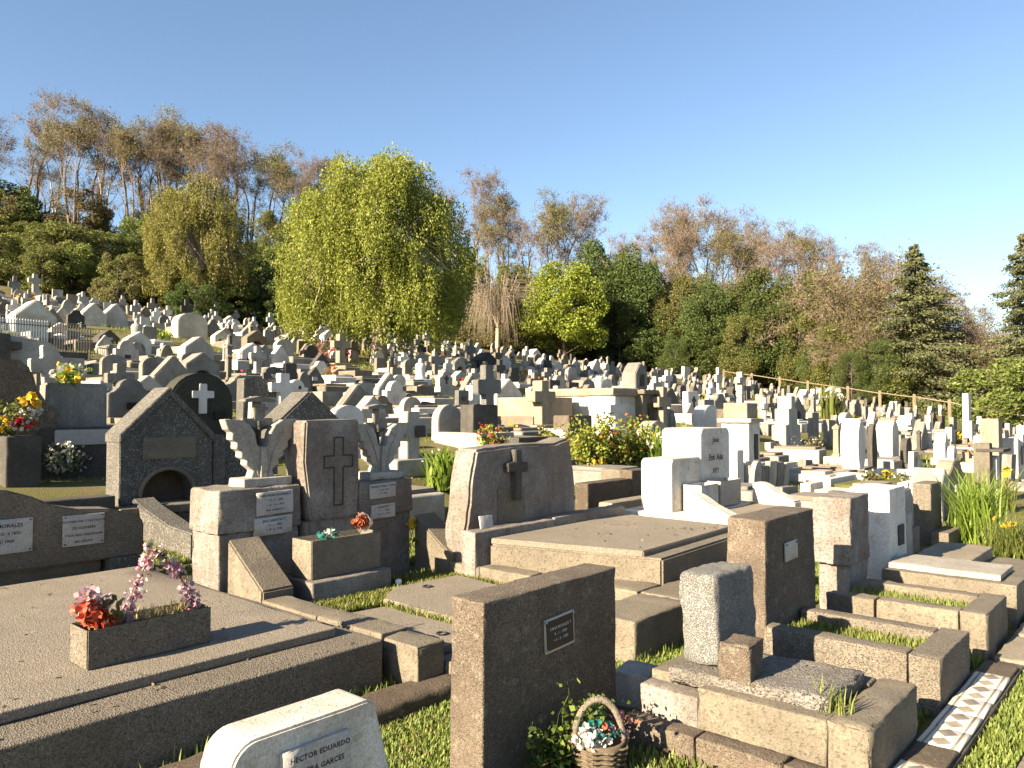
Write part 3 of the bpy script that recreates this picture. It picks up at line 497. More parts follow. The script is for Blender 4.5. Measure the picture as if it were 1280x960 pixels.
t = thing('yellow_sprig', 'yellow and green plastic sprig leaning on the right winged pedestal', 'flowers', (6.95, 7.95, .25)); ob('stems', stems_mesh('stems', [((0, 0, 0), (.02, -.05, .45)), ((.02, -.05, .45), (-.05, -.06, .62)), ((.02, -.05, .45), (.08, -.06, .65))], .006, 'leaf_bright'), t); V, Q = petals(ball(12, .08, .03, .07)+[[.02, -.06, .62]], .04, 5); ob('blossoms', mesh_np('blossoms', V, Q, 'petal_yellow'), t); V, Q = leaves(ball(18, .12, .04, .03)+[[.02, -.06, .40]], .09, .04); ob('leaves', mesh_np('leaves', V, Q, 'leaf_bright'), t)

# cross stone tomb
t = thing('cross_stone_tomb', 'raised concrete slab tomb with broad rough stone bearing a relief cross', 'tomb', (8.8, 6.0, .1))
sheet('tomb_base', [(7.80, 4.60), (10.35, 4.72), (10.35, 6.72), (7.22, 6.72)], -.1, .70, 'concrete', t, .025); sheet('slab', [(7.76, 4.82), (10.3, 4.92), (10.3, 6.74), (7.26, 6.74)], .69, .765, 'slab_pebble', t, .012)
block('kerb_stone', 7.0, 8.6, 6.76, 7.0, -.1, .86, 'rough_grey', t, r=.014, amp=.014); block('kerb_stone', 8.62, 10.4, 6.78, 7.0, -.1, .88, 'rough_grey', t, r=.014, amp=.014)
pr = wavy([(-1.12, .1), (-1.16, .7), (-1.06, 1.50), (-.96, 1.86), (.2, 1.91), (1.02, 1.95), (1.13, 1.5), (1.16, .1)], 7, .05, 4)
hsx = ob('headstone', extrude('headstone', pr, .40, 'rough_grey', .035, .012), t, rel(t, (8.27, 7.02, 0)))
ob('relief_cross', extrude('relief_cross', [(-.07, 0), (-.07, .38), (-.22, .38), (-.22, .50), (-.07, .52), (-.07, .68), (.07, .68), (.07, .50), (.2, .50), (.2, .37), (.07, .37), (.07, 0)], .11, 'dark', .012), hsx, (-.24, -.09, 1.16))
ob('inset_panel', box_mesh('inset_panel', .55, .012, .6, 'concrete', r=.004, amp=.004), hsx, (-.30, -.008, .72))
tag(block('leaning_plate', 7.26, 7.50, 6.90, 6.92, .861, 1.02, 'plaque', None, rot=(rad(-14), rad(2), 0), r=.003, amp=.001), 'small white marble plate leaning against the relief cross stone', 'plate')
t = thing('low_step', 'long low concrete step in front of the raised slab tomb', 'step', (8, 4.4, 0))
for a, b in ((6.25, 7.3), (7.32, 8.7), (8.72, 10.3)): block('step_stone', a, b, 3.98, 4.58 if b < 7.4 else 4.59, -.15, .42, 'concrete', t, r=.025, amp=.01)
t = thing('low_brown_kerb', 'low brown kerb block at the foot of the broad pebbled slab tomb', 'kerb', (4.1, 4.8, 0)); block('kerb_stone', 3.35, 4.72, 4.62, 5.0, -.15, .16, 'brown_kerb', t, r=.06, amp=.012); block('kerb_stone', 2.0, 3.3, 4.62, 5.0, -.15, .15, 'brown_kerb', t, r=.06, amp=.012)

# white tomb with two-height rounded stone
t = thing('white_curved_tomb', 'white plastered tomb with tall and short rounded headstones and scroll sides', 'tomb', (11.8, 5.8, .1))
def rstone(name, u0, u1, v0, v1, z0, z1, r, mat):
    h = z1-z0; w = (u1-u0)/2; return ob(name, extrude(name, [(-w, 0)]+arc(-w+r, h-r, r, math.pi, math.pi/2, 6)+arc(w-r, h-r, r, math.pi/2, 0, 6)+[(w, 0)], v1-v0, mat, .015), t, rel(t, ((u0+u1)/2, v0, z0)))
rstone('short_headstone', 10.80, 11.78, 6.2, 6.75, .3, 1.60, .09, 'white'); th_ = rstone('tall_headstone', 11.79, 12.85, 6.22, 6.95, .3, 2.06, .12, 'white')
text(th_, 'Jose', .13, 0, -.004, 1.52, 'dark', shear=.2); text(th_, 'Emi Ada', .15, 0, -.004, 1.22, 'dark', shear=.2); text(th_, '1971', .12, 0, -.004, 1.0, 'dark')
hollow_box('vase_box', 11.1, 11.68, 5.85, 6.16, .78, 1.20, 'white', t); hollow_box('vase_box', 11.75, 12.5, 5.85, 6.16, .80, 1.22, 'pale', t); block('base', 10.6, 13.0, 5.85, 7.0, -.1, .78, 'white', t, r=.014)
for u in (10.55, 12.9):
    bm = bmesh.new(); pts = [(5.1, .3), (5.1, .84), (5.25, .90), (5.42, .97), (5.58, 1.07), (5.70, 1.12), (5.83, 1.12), (5.83, .3)]; f = bm.faces.new([bm.verts.new((0, y, z)) for y, z in pts]); r_ = bmesh.ops.extrude_face_region(bm, geom=[f]); bmesh.ops.translate(bm, verts=[e for e in r_['geom'] if isinstance(e, bmesh.types.BMVert)], vec=(.3, 0, 0)); bmesh.ops.recalc_face_normals(bm, faces=bm.faces[:]); bmesh.ops.bevel(bm, geom=bm.edges[:], offset=.02, segments=2, affect='EDGES'); ob('scroll_side', bm_mesh('scroll_side', bm, 'white'), t, rel(t, (u, 0, 0)))
block('tomb_base', 10.5, 13.3, 4.72, 5.84, -.1, .70, 'white', t, r=.014, amp=.012); block('slab', 10.88, 12.88, 4.85, 5.8, .70, .77, 'tan', t, r=.02)

# third row: gabled pebbled tomb with an arched niche
t = thing('gabled_tomb', 'dark pebble-dashed gabled tomb with arched niche and side wing', 'tomb', (5.8, 12.6, .8))
body = [(-.75, .1), (-.75, 1.15), (0, 1.86), (.75, 1.13), (.75, .1), (.42, .1)]+arc(0, .22, .42, 0, math.pi, 12, .40)+[(-.42, .1)]
gb = ob('front_wall', extrude('front_wall', body, .5, 'dark_pebble', .012), t, (0, -.2, 0))
rk = [(-.765, 1.06), (-.765, 1.20), (0, 1.94), (.765, 1.18), (.765, 1.04), (0, 1.79)]; ob('raking_cap', extrude('raking_cap', rk, .56, 'dark_pebble', .012), t, (0, -.235, 0))
ob('niche_back', box_mesh('niche_back', .9, .05, .7, 'brown_kerb', r=.005), t, (0, .15, .0)); Vn, Qn = tubes([((.44*math.cos(a), 0, .22+.42*math.sin(a)), (.44*math.cos(a+.2), 0, .22+.42*math.sin(a+.2)), .035, .035) for a in np.linspace(0, math.pi-.2, 16)], 6); ob('niche_arch', mesh_np('niche_arch', Vn, Qn, 'concrete', True), t, (0, -.2, 0))
ob('inscription_panel', box_mesh('inscription_panel', .85, .02, .34, 'concrete', r=.004, amp=.004), t, (0.02, -.212, .80)); ob('sill', box_mesh('sill', 1.75, .8, .14, 'concrete', r=.02), t, (0, -.15, -.04)); ob('base', box_mesh('base', 1.9, 1.0, .6, 'dark_pebble', r=.02), t, (0, 0, -.62))
ob('side_wing', box_mesh('side_wing', 1.25, .42, 1.25, 'dark_pebble', r=.015), t, (1.40, .08, -.2)); ob('side_wing_post', box_mesh('side_wing_post', .2, .5, 1.35, 'dark_pebble', r=.015), t, (.86, .02, -.2))
bm = bmesh.new(); pts = [(-2.2, -.75), (-2.2, -.12), (-1.5, -.08), (-.6, .12), (-.3, .22), (-.3, -.75)]; f = bm.faces.new([bm.verts.new((0, y, z)) for y, z in pts]); r_ = bmesh.ops.extrude_face_region(bm, geom=[f]); bmesh.ops.translate(bm, verts=[e for e in r_['geom'] if isinstance(e, bmesh.types.BMVert)], vec=(.34, 0, 0)); bmesh.ops.recalc_face_normals(bm, faces=bm.faces[:]); bmesh.ops.bevel(bm, geom=bm.edges[:], offset=.02, segments=2, affect='EDGES'); _wl = bm_mesh('low_wall', bm, 'dark_pebble'); ob('low_wall', _wl, t, (-.6, 0, 0)); ob('low_wall', _wl, t, (1.7, 0, 0))

# basket and vine at the brown headstone
t = thing('flower_basket', 'wicker basket with arched handle and white cloth flowers on the ground', 'basket', (4.30, 3.02, 0), -.85); t.scale = (1.08, 1.08, 1.15)
ob('body', lathe('body', [(.0, .0), (.12, .0), (.135, .05), (.15, .15), (.165, .20), (.15, .205), (.13, .17), (0, .16)], 'wicker', 18), t); Vb, Qb = tubes([(((.158+.012*math.sin(9*a)+(z-.1)*.2)*math.cos(a), (.158+.012*math.sin(9*a)+(z-.1)*.2)*math.sin(a), z), ((.158+.012*math.sin(9*(a+.17))+(z-.1)*.2)*math.cos(a+.17), (.158+.012*math.sin(9*(a+.17))+(z-.1)*.2)*math.sin(a+.17), z), .008, .008) for z in (.03, .06, .09, .12, .15, .18) for a in np.arange(0, 6.28, .17)], 4); ob('weave', mesh_np('weave', Vb, Qb, 'wicker'), t)
Vb, Qb = tubes([((.15*math.cos(a), 0, .17+.25*math.sin(a)), (.15*math.cos(a+.16), 0, .17+.25*math.sin(a+.16)), .021, .021) for a in np.arange(0, math.pi-.1, .157)], 8); ob('handle', mesh_np('handle', Vb, Qb, 'concrete', True), t)
for nm, mt, c_, n_ in (('white_blossoms', 'petal_white', (-.06, -.06, .22), 46), ('pink_blossoms', 'petal_pink', (.15, .05, .25), 9), ('coral_blossoms', 'petal_coral', (.13, .0, .28), 3), ('teal_leaves', 'petal_teal', (.0, .0, .25), 16)):
    V, Q = petals(np.array(c_)+ball(int(n_*1.6), .12, .12, .07), .022, 6); ob(nm, mesh_np(nm, V, Q, mt), t)
t = thing('climbing_vine', 'green leafy vine climbing the foot of the brown headstone behind the basket', 'vine', (4.3, 3.38, 0)); pts_ = []; sg = []
for k in range(30):
    x, y = random.uniform(-.45, .42), random.uniform(-.22, -.02); h = random.uniform(.18, .62)*(1-.8*abs(x-.05)); p0 = Vector((x*.8, y, 0))
    for j in range(7):
        p1 = p0+Vector((random.uniform(-.05, .05), random.uniform(-.04, .02), h/7)); p1.y = min(p1.y, .03); sg.append((tuple(p0), tuple(p1), .004, .003)); pts_ += [tuple(p1+Vector((random.gauss(0, .045), random.gauss(0, .03)-.02, random.gauss(0, .03)))) for _ in range(5)]; p0 = p1
V, Q = leaves([(x, min(y, .02), max(z, .02)) for x, y, z in pts_], .038, .032); ob('leaves', mesh_np('leaves', V, Q, 'leaf_vine'), t); V, Q = leaves([(x, min(y-.05, .0), max(z, .03)) for x, y, z in pts_[::6]], .045, .038); ob('bright_leaves', mesh_np('bright_leaves', V, Q, 'leaf_bright'), t); ob('stems', mesh_np('stems', *tubes(sg, 4), 'leaf_vine'), t)  # second, sparser set of leaves in a brighter green, set further forward
Cd = scatter([(4.0, 4.8, 2.3, 3.1, .03), (4.7, 5.0, 3.2, 3.7, .05)], 330); V, Q = leaves(Cd+[[0, 0, .02]], .06, .035); o = tag(ob('dead_leaves', mesh_np('dead_leaves', V, Q, 'leaf_brown')), 'dry brown leaves and dead flowers lying beside the basket', 'dead leaves'); o['kind'] = 'stuff'

# lawns near the camera
grass('passage_grass', 'sunlit weedy grass in the passage behind the front headstones', [(2.9, 10.4, 3.70, 3.96, .0), (2.9, 6.2, 3.96, 4.6, .0), (9.5, 13.4, 3.6, 4.5, .0)], 9000, .065, 'grass', .009, .6); grass('dry_passage_grass', 'dry straw blades mixed into the grass behind the front headstones', [(2.9, 10.4, 3.70, 3.96, .0), (2.9, 6.2, 3.96, 4.6, .0)], 1800, .06, 'grass_dry')
V, Q = leaves(scatter([(3.0, 8.5, 3.7, 3.97, .04), (3.0, 5.3, 4.15, 4.6, .03)], 2200)+RNG.normal(size=(1, 3))*0, .045, .034, None); o = tag(ob('broad_leaf_weeds', mesh_np('broad_leaf_weeds', V, Q, 'leaf_bright')), 'broad leaved weeds among the grass behind the front headstones', 'weeds'); o['kind'] = 'stuff'
grass('verge_grass', 'strip of grass between the tile strip and the path', [(4.9, 16, .98, 1.26, .0), (5.0, 5.1, 1.6, 2.4, .0), (6.2, 6.8, 1.65, 3.2, .0), (7.85, 8.5, 1.65, 3.0, .0)], 5200, .06, 'grass', .009, .6); grass('plot_grass', 'patchy grass and weeds inside the low dark kerb by the basket', [(3.25, 4.8, 1.55, 2.6, .0), (4.0, 4.8, 2.6, 3.0, 0)], 1500, .08, 'grass', .010)
grass('lawn', 'grass between the broad pebbled slab tomb and the gabled tomb', [(4.3, 7.0, 8.7, 10.1, None), (.8, 7.6, 10.4, 12.2, None), (4.25, 4.4, 9.4, 10.4, None), (.6, 4.3, 9.58, 9.95, None), (4.3, 4.5, 7.3, 9.8, .1), (7.4, 9.5, 7.4, 9.4, None), (9, 13.5, 7.4, 8.6, None)], 4200, .09, 'grass', .011, .6)
t = thing('yellow_weed', 'tuft of tall grass at the corner of the granite tomb slab', 'grass tuft', (5.28, 1.84, .40)); V, Q = blades(np.column_stack([RNG.normal(size=(90, 2))*.05, np.full(90, .0)]), .16, .006, .7); ob('blades', mesh_np('blades', V, Q, 'grass'), t)
P_ = np.column_stack([RNG.uniform(.9, 4.0, 130), RNG.uniform(5.2, 9.4, 130), np.full(130, .556)]); P_[P_[:, 1] < 5.5, 2] = .482; P2 = scatter([(5.2, 9, .0, 1.25, .028), (5.2, 6.0, 1.9, 2.6, .49), (7.9, 10.2, 4.95, 6.6, .772), (3.0, 4.7, 1.6, 3.2, .03)], 26); V, Q = leaves(np.concatenate([P_, P2])+[[0, 0, .006]], .04, .022, np.concatenate([RNG.normal(size=(len(P_)+len(P2), 2)), np.zeros((len(P_)+len(P2), 1))], 1), .12); o = tag(ob('fallen_leaves', mesh_np('fallen_leaves', V, Q, 'leaf_brown')), 'scattered fallen brown leaves lying on the near slabs and path', 'fallen leaves'); o['kind'] = 'stuff'
grass('kerb_tufts', 'thin grass tufts growing along the feet of the near tombs', [(2.2, 4.3, 5.02, 5.13, .06), (5.0, 5.07, 1.5, 3.2, 0), (6.16, 6.3, 1.6, 3.2, 0), (8.2, 8.55, 1.6, 3.3, 0), (9.62, 10.05, 1.6, 3.0, 0), (4.25, 4.36, 5.1, 8.0, .05), (6.2, 10.3, 3.9, 3.98, 0), (4.68, 6.9, 4.68, 4.79, .05)], 2400, .12, 'grass', .007, .3)
# ------------------------------------------------------------------ grave building kit for the slope
def unit(name, pts, t, bev=.03): return extrude(name, pts, t, 'grey', bev)
KIT = {
 'arch': unit('headstone', [(-.5, 0), (-.5, .68)]+arc(0, .62, .5, math.pi, 0, 10, .38)[0:]+[(.5, .68), (.5, 0)], 1) if 0 else unit('headstone', [(-.5, 0)]+arc(0, .64, .5, math.pi, 0, 12, .36)+[(.5, 0)], 1),
 'gable': unit('headstone', [(-.5, 0), (-.5, .55), (0, 1), (.5, .55), (.5, 0)], 1),
 'block': unit('headstone', [(-.5, 0), (-.48, 1), (.48, 1), (.5, 0)], 1, .02),
 'cross': unit('cross', [(-.17, 0), (-.17, .52), (-.5, .52), (-.5, .76), (-.17, .76), (-.17, 1), (.17, 1), (.17, .76), (.5, .76), (.5, .52), (.17, .52), (.17, 0)], 1, .02),
 'ogee': unit('headstone', [(-.5, 0), (-.5, .62), (-.38, .66), (-.27, .78), (-.22, .92), (-.1, .99), (.1, .99), (.22, .92), (.27, .78), (.38, .66), (.5, .62), (.5, 0)], 1),
 'stepped': unit('headstone', [(-.5, 0), (-.5, .5), (-.3, .5), (-.3, .78), (-.12, .78), (-.12, 1), (.14, 1), (.14, .78), (.3, .78), (.3, .5), (.5, .5), (.5, 0)], 1, .02),
 'shoulder': unit('headstone', [(-.5, 0), (-.5, .75), (-.36, .75)]+arc(0, .72, .34, math.pi, 0, 8, .28)+[(.36, .75), (.5, .75), (.5, 0)], 1),
 'oval': unit('headstone', arc(0, .52, .5, -math.pi*.32, math.pi*1.32, 22, .52), 1),
 'slant': unit('headstone', [(-.5, 0), (-.5, .95), (-.42, 1), (.3, .9), (.5, .62), (.5, 0)], 1),
 'niche': unit('headstone', [(-.5, 0), (-.5, .70), (0, 1), (.5, .70), (.5, 0), (.26, 0)]+arc(0, .38, .26, 0, math.pi, 8, .2)+[(-.26, 0)], 1, .02),
 'pillar': lathe('headstone', [(.5, 0), (.5, .08), (.36, .1), (.33, .8), (.45, .84), (.45, .9), (.2, .95), (.0, 1)], 'grey', 4),
 'rubble': box_mesh('headstone', 1, 1, 1, 'grey', r=.22, amp=.10, seg=.12),
}
for k_, me_ in KIT.items():
    if k_ in ('pillar',):
        for p_ in me_.polygons: p_.use_smooth = False
FRAME = None
def frame_mesh():
    bm = bmesh.new(); ou = [(-.5, -.5), (.5, -.5), (.5, .5), (-.5, .5)]; inn = [(x*.74, y*.86) for x, y in ou]; L = {}
    for tag_, ring in (('o', ou), ('i', inn)):
        for z in (0, 1): L[tag_, z] = [bm.verts.new((x, y, z)) for x, y in ring]
    for i in range(4):
        j = (i+1) % 4
        bm.faces.new((L['o', 1][i], L['o', 1][j], L['i', 1][j], L['i', 1][i])); bm.faces.new((L['o', 0][i], L['o', 0][j], L['o', 1][j], L['o', 1][i])); bm.faces.new((L['i', 0][j], L['i', 0][i], L['i', 1][i], L['i', 1][j]))
    bmesh.ops.recalc_face_normals(bm, faces=bm.faces[:]); return bm_mesh('kerb', bm, 'grey')
FRAME = frame_mesh(); SLAB = box_mesh('slab', 1, 1, 1, 'grey', r=.05, amp=.012, seg=.35); PLATE = box_mesh('plaque', 1, 1, 1, 'plaque', r=.05, amp=0, seg=1); SOILB = box_mesh('soil', 1, 1, 1, 'ground_soil', r=.02, amp=.02, seg=.3)
STATUE = lathe('statue', [(.0, 0), (.5, 0), (.5, .06), (.42, .1), (.38, .3), (.42, .5), (.47, .66), (.36, .76), (.16, .80), (.19, .86), (.19, .92), (.1, .99), (0, 1)], 'whitewash', 12)
CAT = dict(cross='cross', statue='statue', pillar='pillar', rubble='boulder')
TONE = dict(white='white', pale='pale grey', grey='grey', dark='dark grey', tan='tan', whitewash='whitewashed', concrete='brownish grey', rough_grey='rough grey', dark_pebble='pebbled', brown_pebble='brown pebbled', moss_stone='mossy dark', granite='speckled granite', pebble='pebbled tan')
SHAPE = dict(arch='round-topped headstone', gable='gable-topped headstone', block='square headstone', cross='stone cross', ogee='curved-shoulder headstone', stepped='stepped headstone', shoulder='shouldered headstone', oval='oval headstone', slant='slanted headstone', niche='niche tomb', pillar='small pillar', rubble='rough boulder', statue='small statue')
NAME = dict(arch='arched_grave', gable='gabled_grave', block='block_grave', cross='cross_grave', ogee='curved_grave', stepped='stepped_grave', shoulder='shouldered_grave', oval='oval_grave', slant='slanted_grave', niche='niche_tomb', pillar='pillar_grave', rubble='boulder_grave', statue='statue_grave')
PLACED = []     # (u, v, radius)
def grave(kind, u, v, w, h, tone, label, rz=0, plot=None, plot_tone=None, thick=None, plaque=None, name=None, cat=None, tilt=(0, 0), group=None, plot_len=1.8, z=None, plinth=None, rel_cross=None):
    z = gz(u, v) if z is None else z
    t = thing(name or NAME[kind], label, cat or CAT.get(kind, 'headstone' if plot is None else 'grave'), (u, v, z), rz, group); PLACED.append((u, v, max(.75, w*.65)))
    th = thick or dict(cross=min(.24, w*.36), niche=w*.6, pillar=w, rubble=w*.6, statue=w).get(kind, max(.16, w*.3)); zb = .0
    if plinth is None: plinth = kind in ('cross', 'statue', 'pillar', 'arch', 'ogee')
    if plinth:
        ph = min(.34, h*.22); pw = w*(1.05 if kind != 'cross' else .95); ob('plinth', SLAB, t, (0, th*.5, -.4), (0, 0, 0), (pw+.12, th+.2, ph+.4), plot_tone or tone); zb = ph-.01
    else: zb = -.25
    me = STATUE if kind == 'statue' else KIT[kind]
    if kind == 'pillar': o = ob('headstone', me, t, (0, th/2, zb), (0, 0, rad(45)), (w*.7, w*.7, h-zb), tone)
    elif kind == 'statue': o = ob('statue', me, t, (0, th/2, zb), (0, 0, 0), (w, w*.8, h-zb), tone)
    elif kind == 'rubble': o = ob('headstone', me, t, (0, th/2, zb), (tilt[0], tilt[1], 0), (w, th, h-zb), tone)
    else: o = ob('cross' if kind == 'cross' else 'headstone', me, t, (0, 0, zb), (tilt[0], tilt[1], 0), (w, th, h-zb), tone)
    if kind == 'niche': ob('niche_back', PLATE, t, (0, th*.8, zb+.02), (0, 0, 0), (w*.6, .04, (h-zb)*.62), 'dark_door')
    if plaque:
        pw, ph2, pz, pm = plaque; ob('plaque', PLATE, t, (0, -.022, pz), (0, 0, 0), (pw, .03, ph2), pm)
    if rel_cross: ob('relief_cross', KIT['cross'], t, (0, -.035, h*.38), (0, 0, 0), (w*.34, .05, h*.42), rel_cross)
    if plot:
        pt = plot_tone or tone; L = plot_len; cy = -L/2-.03; dz = gz(u, v-L)-z; top = .26; hb = top-dz+.35
        if plot == 'frame':
            ob('kerb', FRAME, t, (0, cy, dz-.35), (0, 0, 0), (w+.35, L, hb), pt); ob('soil', SOILB, t, (0, cy, dz-.3), (0, 0, 0), ((w+.35)*.78, L*.9, hb-.12))
        else:
            ob('kerb', SLAB, t, (0, cy, dz-.35), (0, 0, 0), (w+.35, L, hb-.06), pt); ob('slab', SLAB, t, (0, cy+.04, dz-.35+hb-.07), (0, 0, 0), (w+.1, L*.86, .10), pt if random.random() < .6 else 'slab_pebble')
    return t
def sp(kind, px, py, wpx, hpx, tone, label, **kw):
    u, v, D = ground(px, py); m = D/FPX; return grave(kind, u, v, wpx*m*1.15 if kind not in ('statue',) else wpx*m, hpx*m, tone, label, **kw)

# ---- graves that can be told apart in the photograph
sp('ogee', 8, 600, 105, 152, 'brown_pebble', 'dark tomb with ogee top at the left edge behind a big bouquet', plinth=False, thick=.5)
o = sp('block', 96, 592, 62, 112, 'grey', 'pale slab headstone left of the gabled tomb, over a white plaque panel', thick=.4, plinth=False); ob('base_wall', SLAB, o, (-.05, -.2, -.3), (0, 0, 0), (1.35, .35, 1.1), 'dark'); p = ob('plaque', PLATE, o, (-.03, -.39, .5), (0, 0, 0), (.92, .03, .26))
sp('arch', 252, 560, 72, 92, 'moss_stone', 'dark mossy round-topped headstone with a white cross behind the gabled tomb', plinth=False)
o = bpy.data.objects['arched_grave']; h_ = ob('white_cross', KIT['cross'], o, (0, -.06, .72), (0, 0, 0), (.50, .06, .66), 'whitewash'); ob('plaque', PLATE, o, (.42, -.04, .58), (0, 0, 0), (.28, .03, .2), 'black_plate')
sp('gable', 388, 572, 92, 84, 'dark_pebble', 'pebble-dashed gabled headstone behind the cross-carved stele', plinth=False, thick=.7)
o = sp('cross', 517, 592, 52, 76, 'pale', 'big pale stone cross with black plaque right of the winged tomb', plinth=True, thick=.3); ob('plaque', PLATE, o, (.17, -.03, 1.02-.25), (0, 0, 0), (.28, .03, .26), 'black_plate')
sp('arch', 563, 552, 36, 45, 'pale', 'pale round-topped headstone left of the dark block headstone', plot='frame', plinth=False)
sp('block', 607, 556, 40, 50, 'dark', 'dark block headstone with red flowers in front of it', plot='frame', thick=.5, plot_tone='dark')
sp('stepped', 598, 512, 32, 30, 'white', 'white stepped stone behind the dark block headstone', thick=.6)
sp('cross', 682, 545, 36, 68, 'tan', 'tall tan stone cross behind the relief cross stone', thick=.42)
sp('block', 690, 530, 26, 36, 'dark', 'dark square headstone just behind the tall tan cross')
sp('rubble', 736, 526, 42, 36, 'tan', 'rough tan boulder headstone left of the white cross')
sp('block', 726, 560, 44, 40, 'brown_pebble', 'brown square headstone behind the orange flower hedge', plot='frame', thick=.6)
sp('cross', 772, 548, 28, 52, 'whitewash', 'white stone cross in front of the white mausoleum', thick=.25)
sp('cross', 832, 548, 26, 64, 'tan', 'tan cross on a tall base right of the white mausoleum', thick=.3)
sp('arch', 824, 572, 40, 42, 'pale', 'low pale shell-topped headstone behind white lilies', thick=.5, plinth=False)
sp('arch', 890, 545, 34, 38, 'whitewash', 'whitewashed round-topped headstone behind the white curved tomb', thick=.5)
sp('block', 917, 552, 24, 40, 'brown_pebble', 'dark brown square headstone left of the shrine with cross', thick=.5)
sp('stepped', 992, 560, 42, 64, 'pale', 'stepped pale block with cross top right of the shrine', thick=.6)
sp('block', 1020, 556, 20, 38, 'grey', 'grey upright slab right of the stepped cross block', thick=.2)
sp('oval', 1078, 606, 26, 80, 'whitewash', 'tall white oval headstone at the head of a white kerbed garden', plinth=True, thick=.5)
sp('oval', 1094, 594, 18, 60, 'dark', 'dark oval headstone just right of the tall white oval one')
sp('arch', 1120, 582, 26, 56, 'white', 'white round-topped headstone behind the kerbed garden', thick=.6)
sp('arch', 1137, 588, 22, 40, 'dark', 'dark pointed headstone behind the kerbed garden')
sp('ogee', 1184, 582, 18, 40, 'whitewash', 'slim white headstone right of the kerbed garden', thick=.4)
o = sp('block', 1213, 556, 15, 64, 'whitewash', 'tallest white stele near the right edge', thick=.3); ob('side_block', SLAB, o, (-.55, 0, -.2), (0, 0, 0), (.45, .5, 1.6), 'pale')
sp('block', 1252, 606, 24, 82, 'tan', 'tan topped white block headstone at the right edge', thick=.5)
o = sp('block', 1240, 632, 16, 78, 'pebble', 'pebbled upright stele with white niche at the right edge', thick=.35); ob('white_niche', SLAB, o, (.45, .1, -.1), (0, 0, 0), (.4, .35, 1.3), 'whitewash'); ob('canopy', SLAB, o, (.3, .0, 1.32), (0, 0, 0), (1.0, .6, .08), 'dark')
sp('statue', 531, 482, 16, 34, 'whitewash', 'white draped statue in the middle of the slope', plinth=True)
sp('niche', 467, 546, 34, 52, 'pale', 'pale arched shrine headstone with cross opening behind the winged tomb', thick=.4)
sp('arch', 516, 525, 26, 28, 'pale', 'pale round-topped headstone just behind the big pale cross', plinth=False)
sp('cross', 356, 530, 34, 62, 'whitewash', 'white cross over white stones behind the left stone wings')
sp('shoulder', 372, 505, 26, 30, 'whitewash', 'white shouldered headstone right of the white cross, with dark slot', plaque=(.25, .12, .5, 'black_plate'))
o = sp('block', 330, 530, 50, 55, 'dark_pebble', 'pebbled dark block left of the white cross', plinth=False)
sp('gable', 45, 416, 42, 42, 'white', 'white gabled mausoleum front crowned by a cross, top left', thick=1.6, plinth=False, name='gabled_mausoleum', cat='mausoleum'); o = bpy.data.objects['gabled_mausoleum']; ob('roof_cross', KIT['cross'], o, (0, .2, 2.4), (0, 0, 0), (.75, .25, 1.1), 'pale')
sp('gable', 118, 408, 26, 30, 'white', 'left one of two white gabled stones at top left', thick=.9); sp('gable', 145, 409, 25, 29, 'white', 'right one of two white gabled stones at top left', thick=.9)
sp('arch', 241, 424, 34, 32, 'white', 'broad white arched stone below the yellowish willow', thick=1.0, plinth=False)
sp('gable', 137, 430, 22, 18, 'dark', 'small black gabled house stone with white plate, upper left', thick=1.0, plaque=(.3, .15, .2, 'plaque'))
sp('cross', 428, 462, 22, 44, 'tan', 'large tan cross left of the big willow trunk', thick=.4)
sp('gable', 612, 462, 30, 22, 'dark', 'dark gabled tomb right of the big willow', thick=1.2); sp('gable', 217, 496, 44, 52, 'grey', 'grey gabled headstone above the mossy round-topped one'); sp('gable', 237, 515, 34, 42, 'pale', 'pale small gable just above the mossy round-topped headstone', thick=.5)
sp('arch', 143, 478, 26, 34, 'grey', 'grey round-topped headstone above the pale slab headstone'); sp('niche', 186, 505, 30, 36, 'pale', 'pale arched stone with low wall left of the gabled tomb apex', thick=.4)
sp('slant', 40, 470, 58, 48, 'pale', 'big pale slanted stone above the ogee-topped tomb', thick=.5); sp('cross', 5, 470, 34, 52, 'dark', 'dark broad cross at the left edge below the railing', thick=.4)
sp('arch', 265, 500, 22, 32, 'pale', 'small pale round stone with square plate above the mossy headstone', plaque=(.22, .22, .35, 'plaque')); sp('ogee', 305, 512, 44, 42, 'grey', 'grey curved headstone bearing a small black cross'); o = bpy.data.objects['curved_grave.001'] if 'curved_grave.001' in bpy.data.objects else None
if o: ob('black_cross', KIT['cross'], o, (0, -.04, .42), (0, 0, 0), (.25, .04, .28), 'ink')

# ---- white mausoleum with a little shrine on its roof
u, v, D = ground(800, 545); z = gz(u, v); t = thing('white_mausoleum', 'white walled mausoleum with dark doorway and stone shrine on its roof', 'mausoleum', (u, v, z)); PLACED.append((u-.6, v+1, 2.6)); k = D/FPX
ob('wall', box_mesh('wall', 56*k, 3.2, 60*k, 'white', r=.03, amp=.01, seg=.5), t, (-.9, 1.7, -.3)); ob('roof', box_mesh('roof', 62*k, 3.5, .28, 'tan', r=.05, amp=.02, seg=.4), t, (-.9, 1.7, 60*k-.31)); ob('rear_wall', box_mesh('rear_wall', 60*k, 2.2, 58*k, 'tan', r=.03, seg=.5), t, (-2.9, 2.6, -.3))
tw = ob('door_tower', box_mesh('door_tower', 34*k, .9, 64*k, 'concrete', r=.03, seg=.3), t, (.35, .25, -.3)); ob('door', PLATE, tw, (0.05, -.47, .2), (0, 0, 0), (14*k, .06, 44*k), 'dark_door'); ob('lintel', SLAB, tw, (0, -.05, 64*k-.05), (0, 0, 0), (42*k, 1.1, .16), 'concrete')
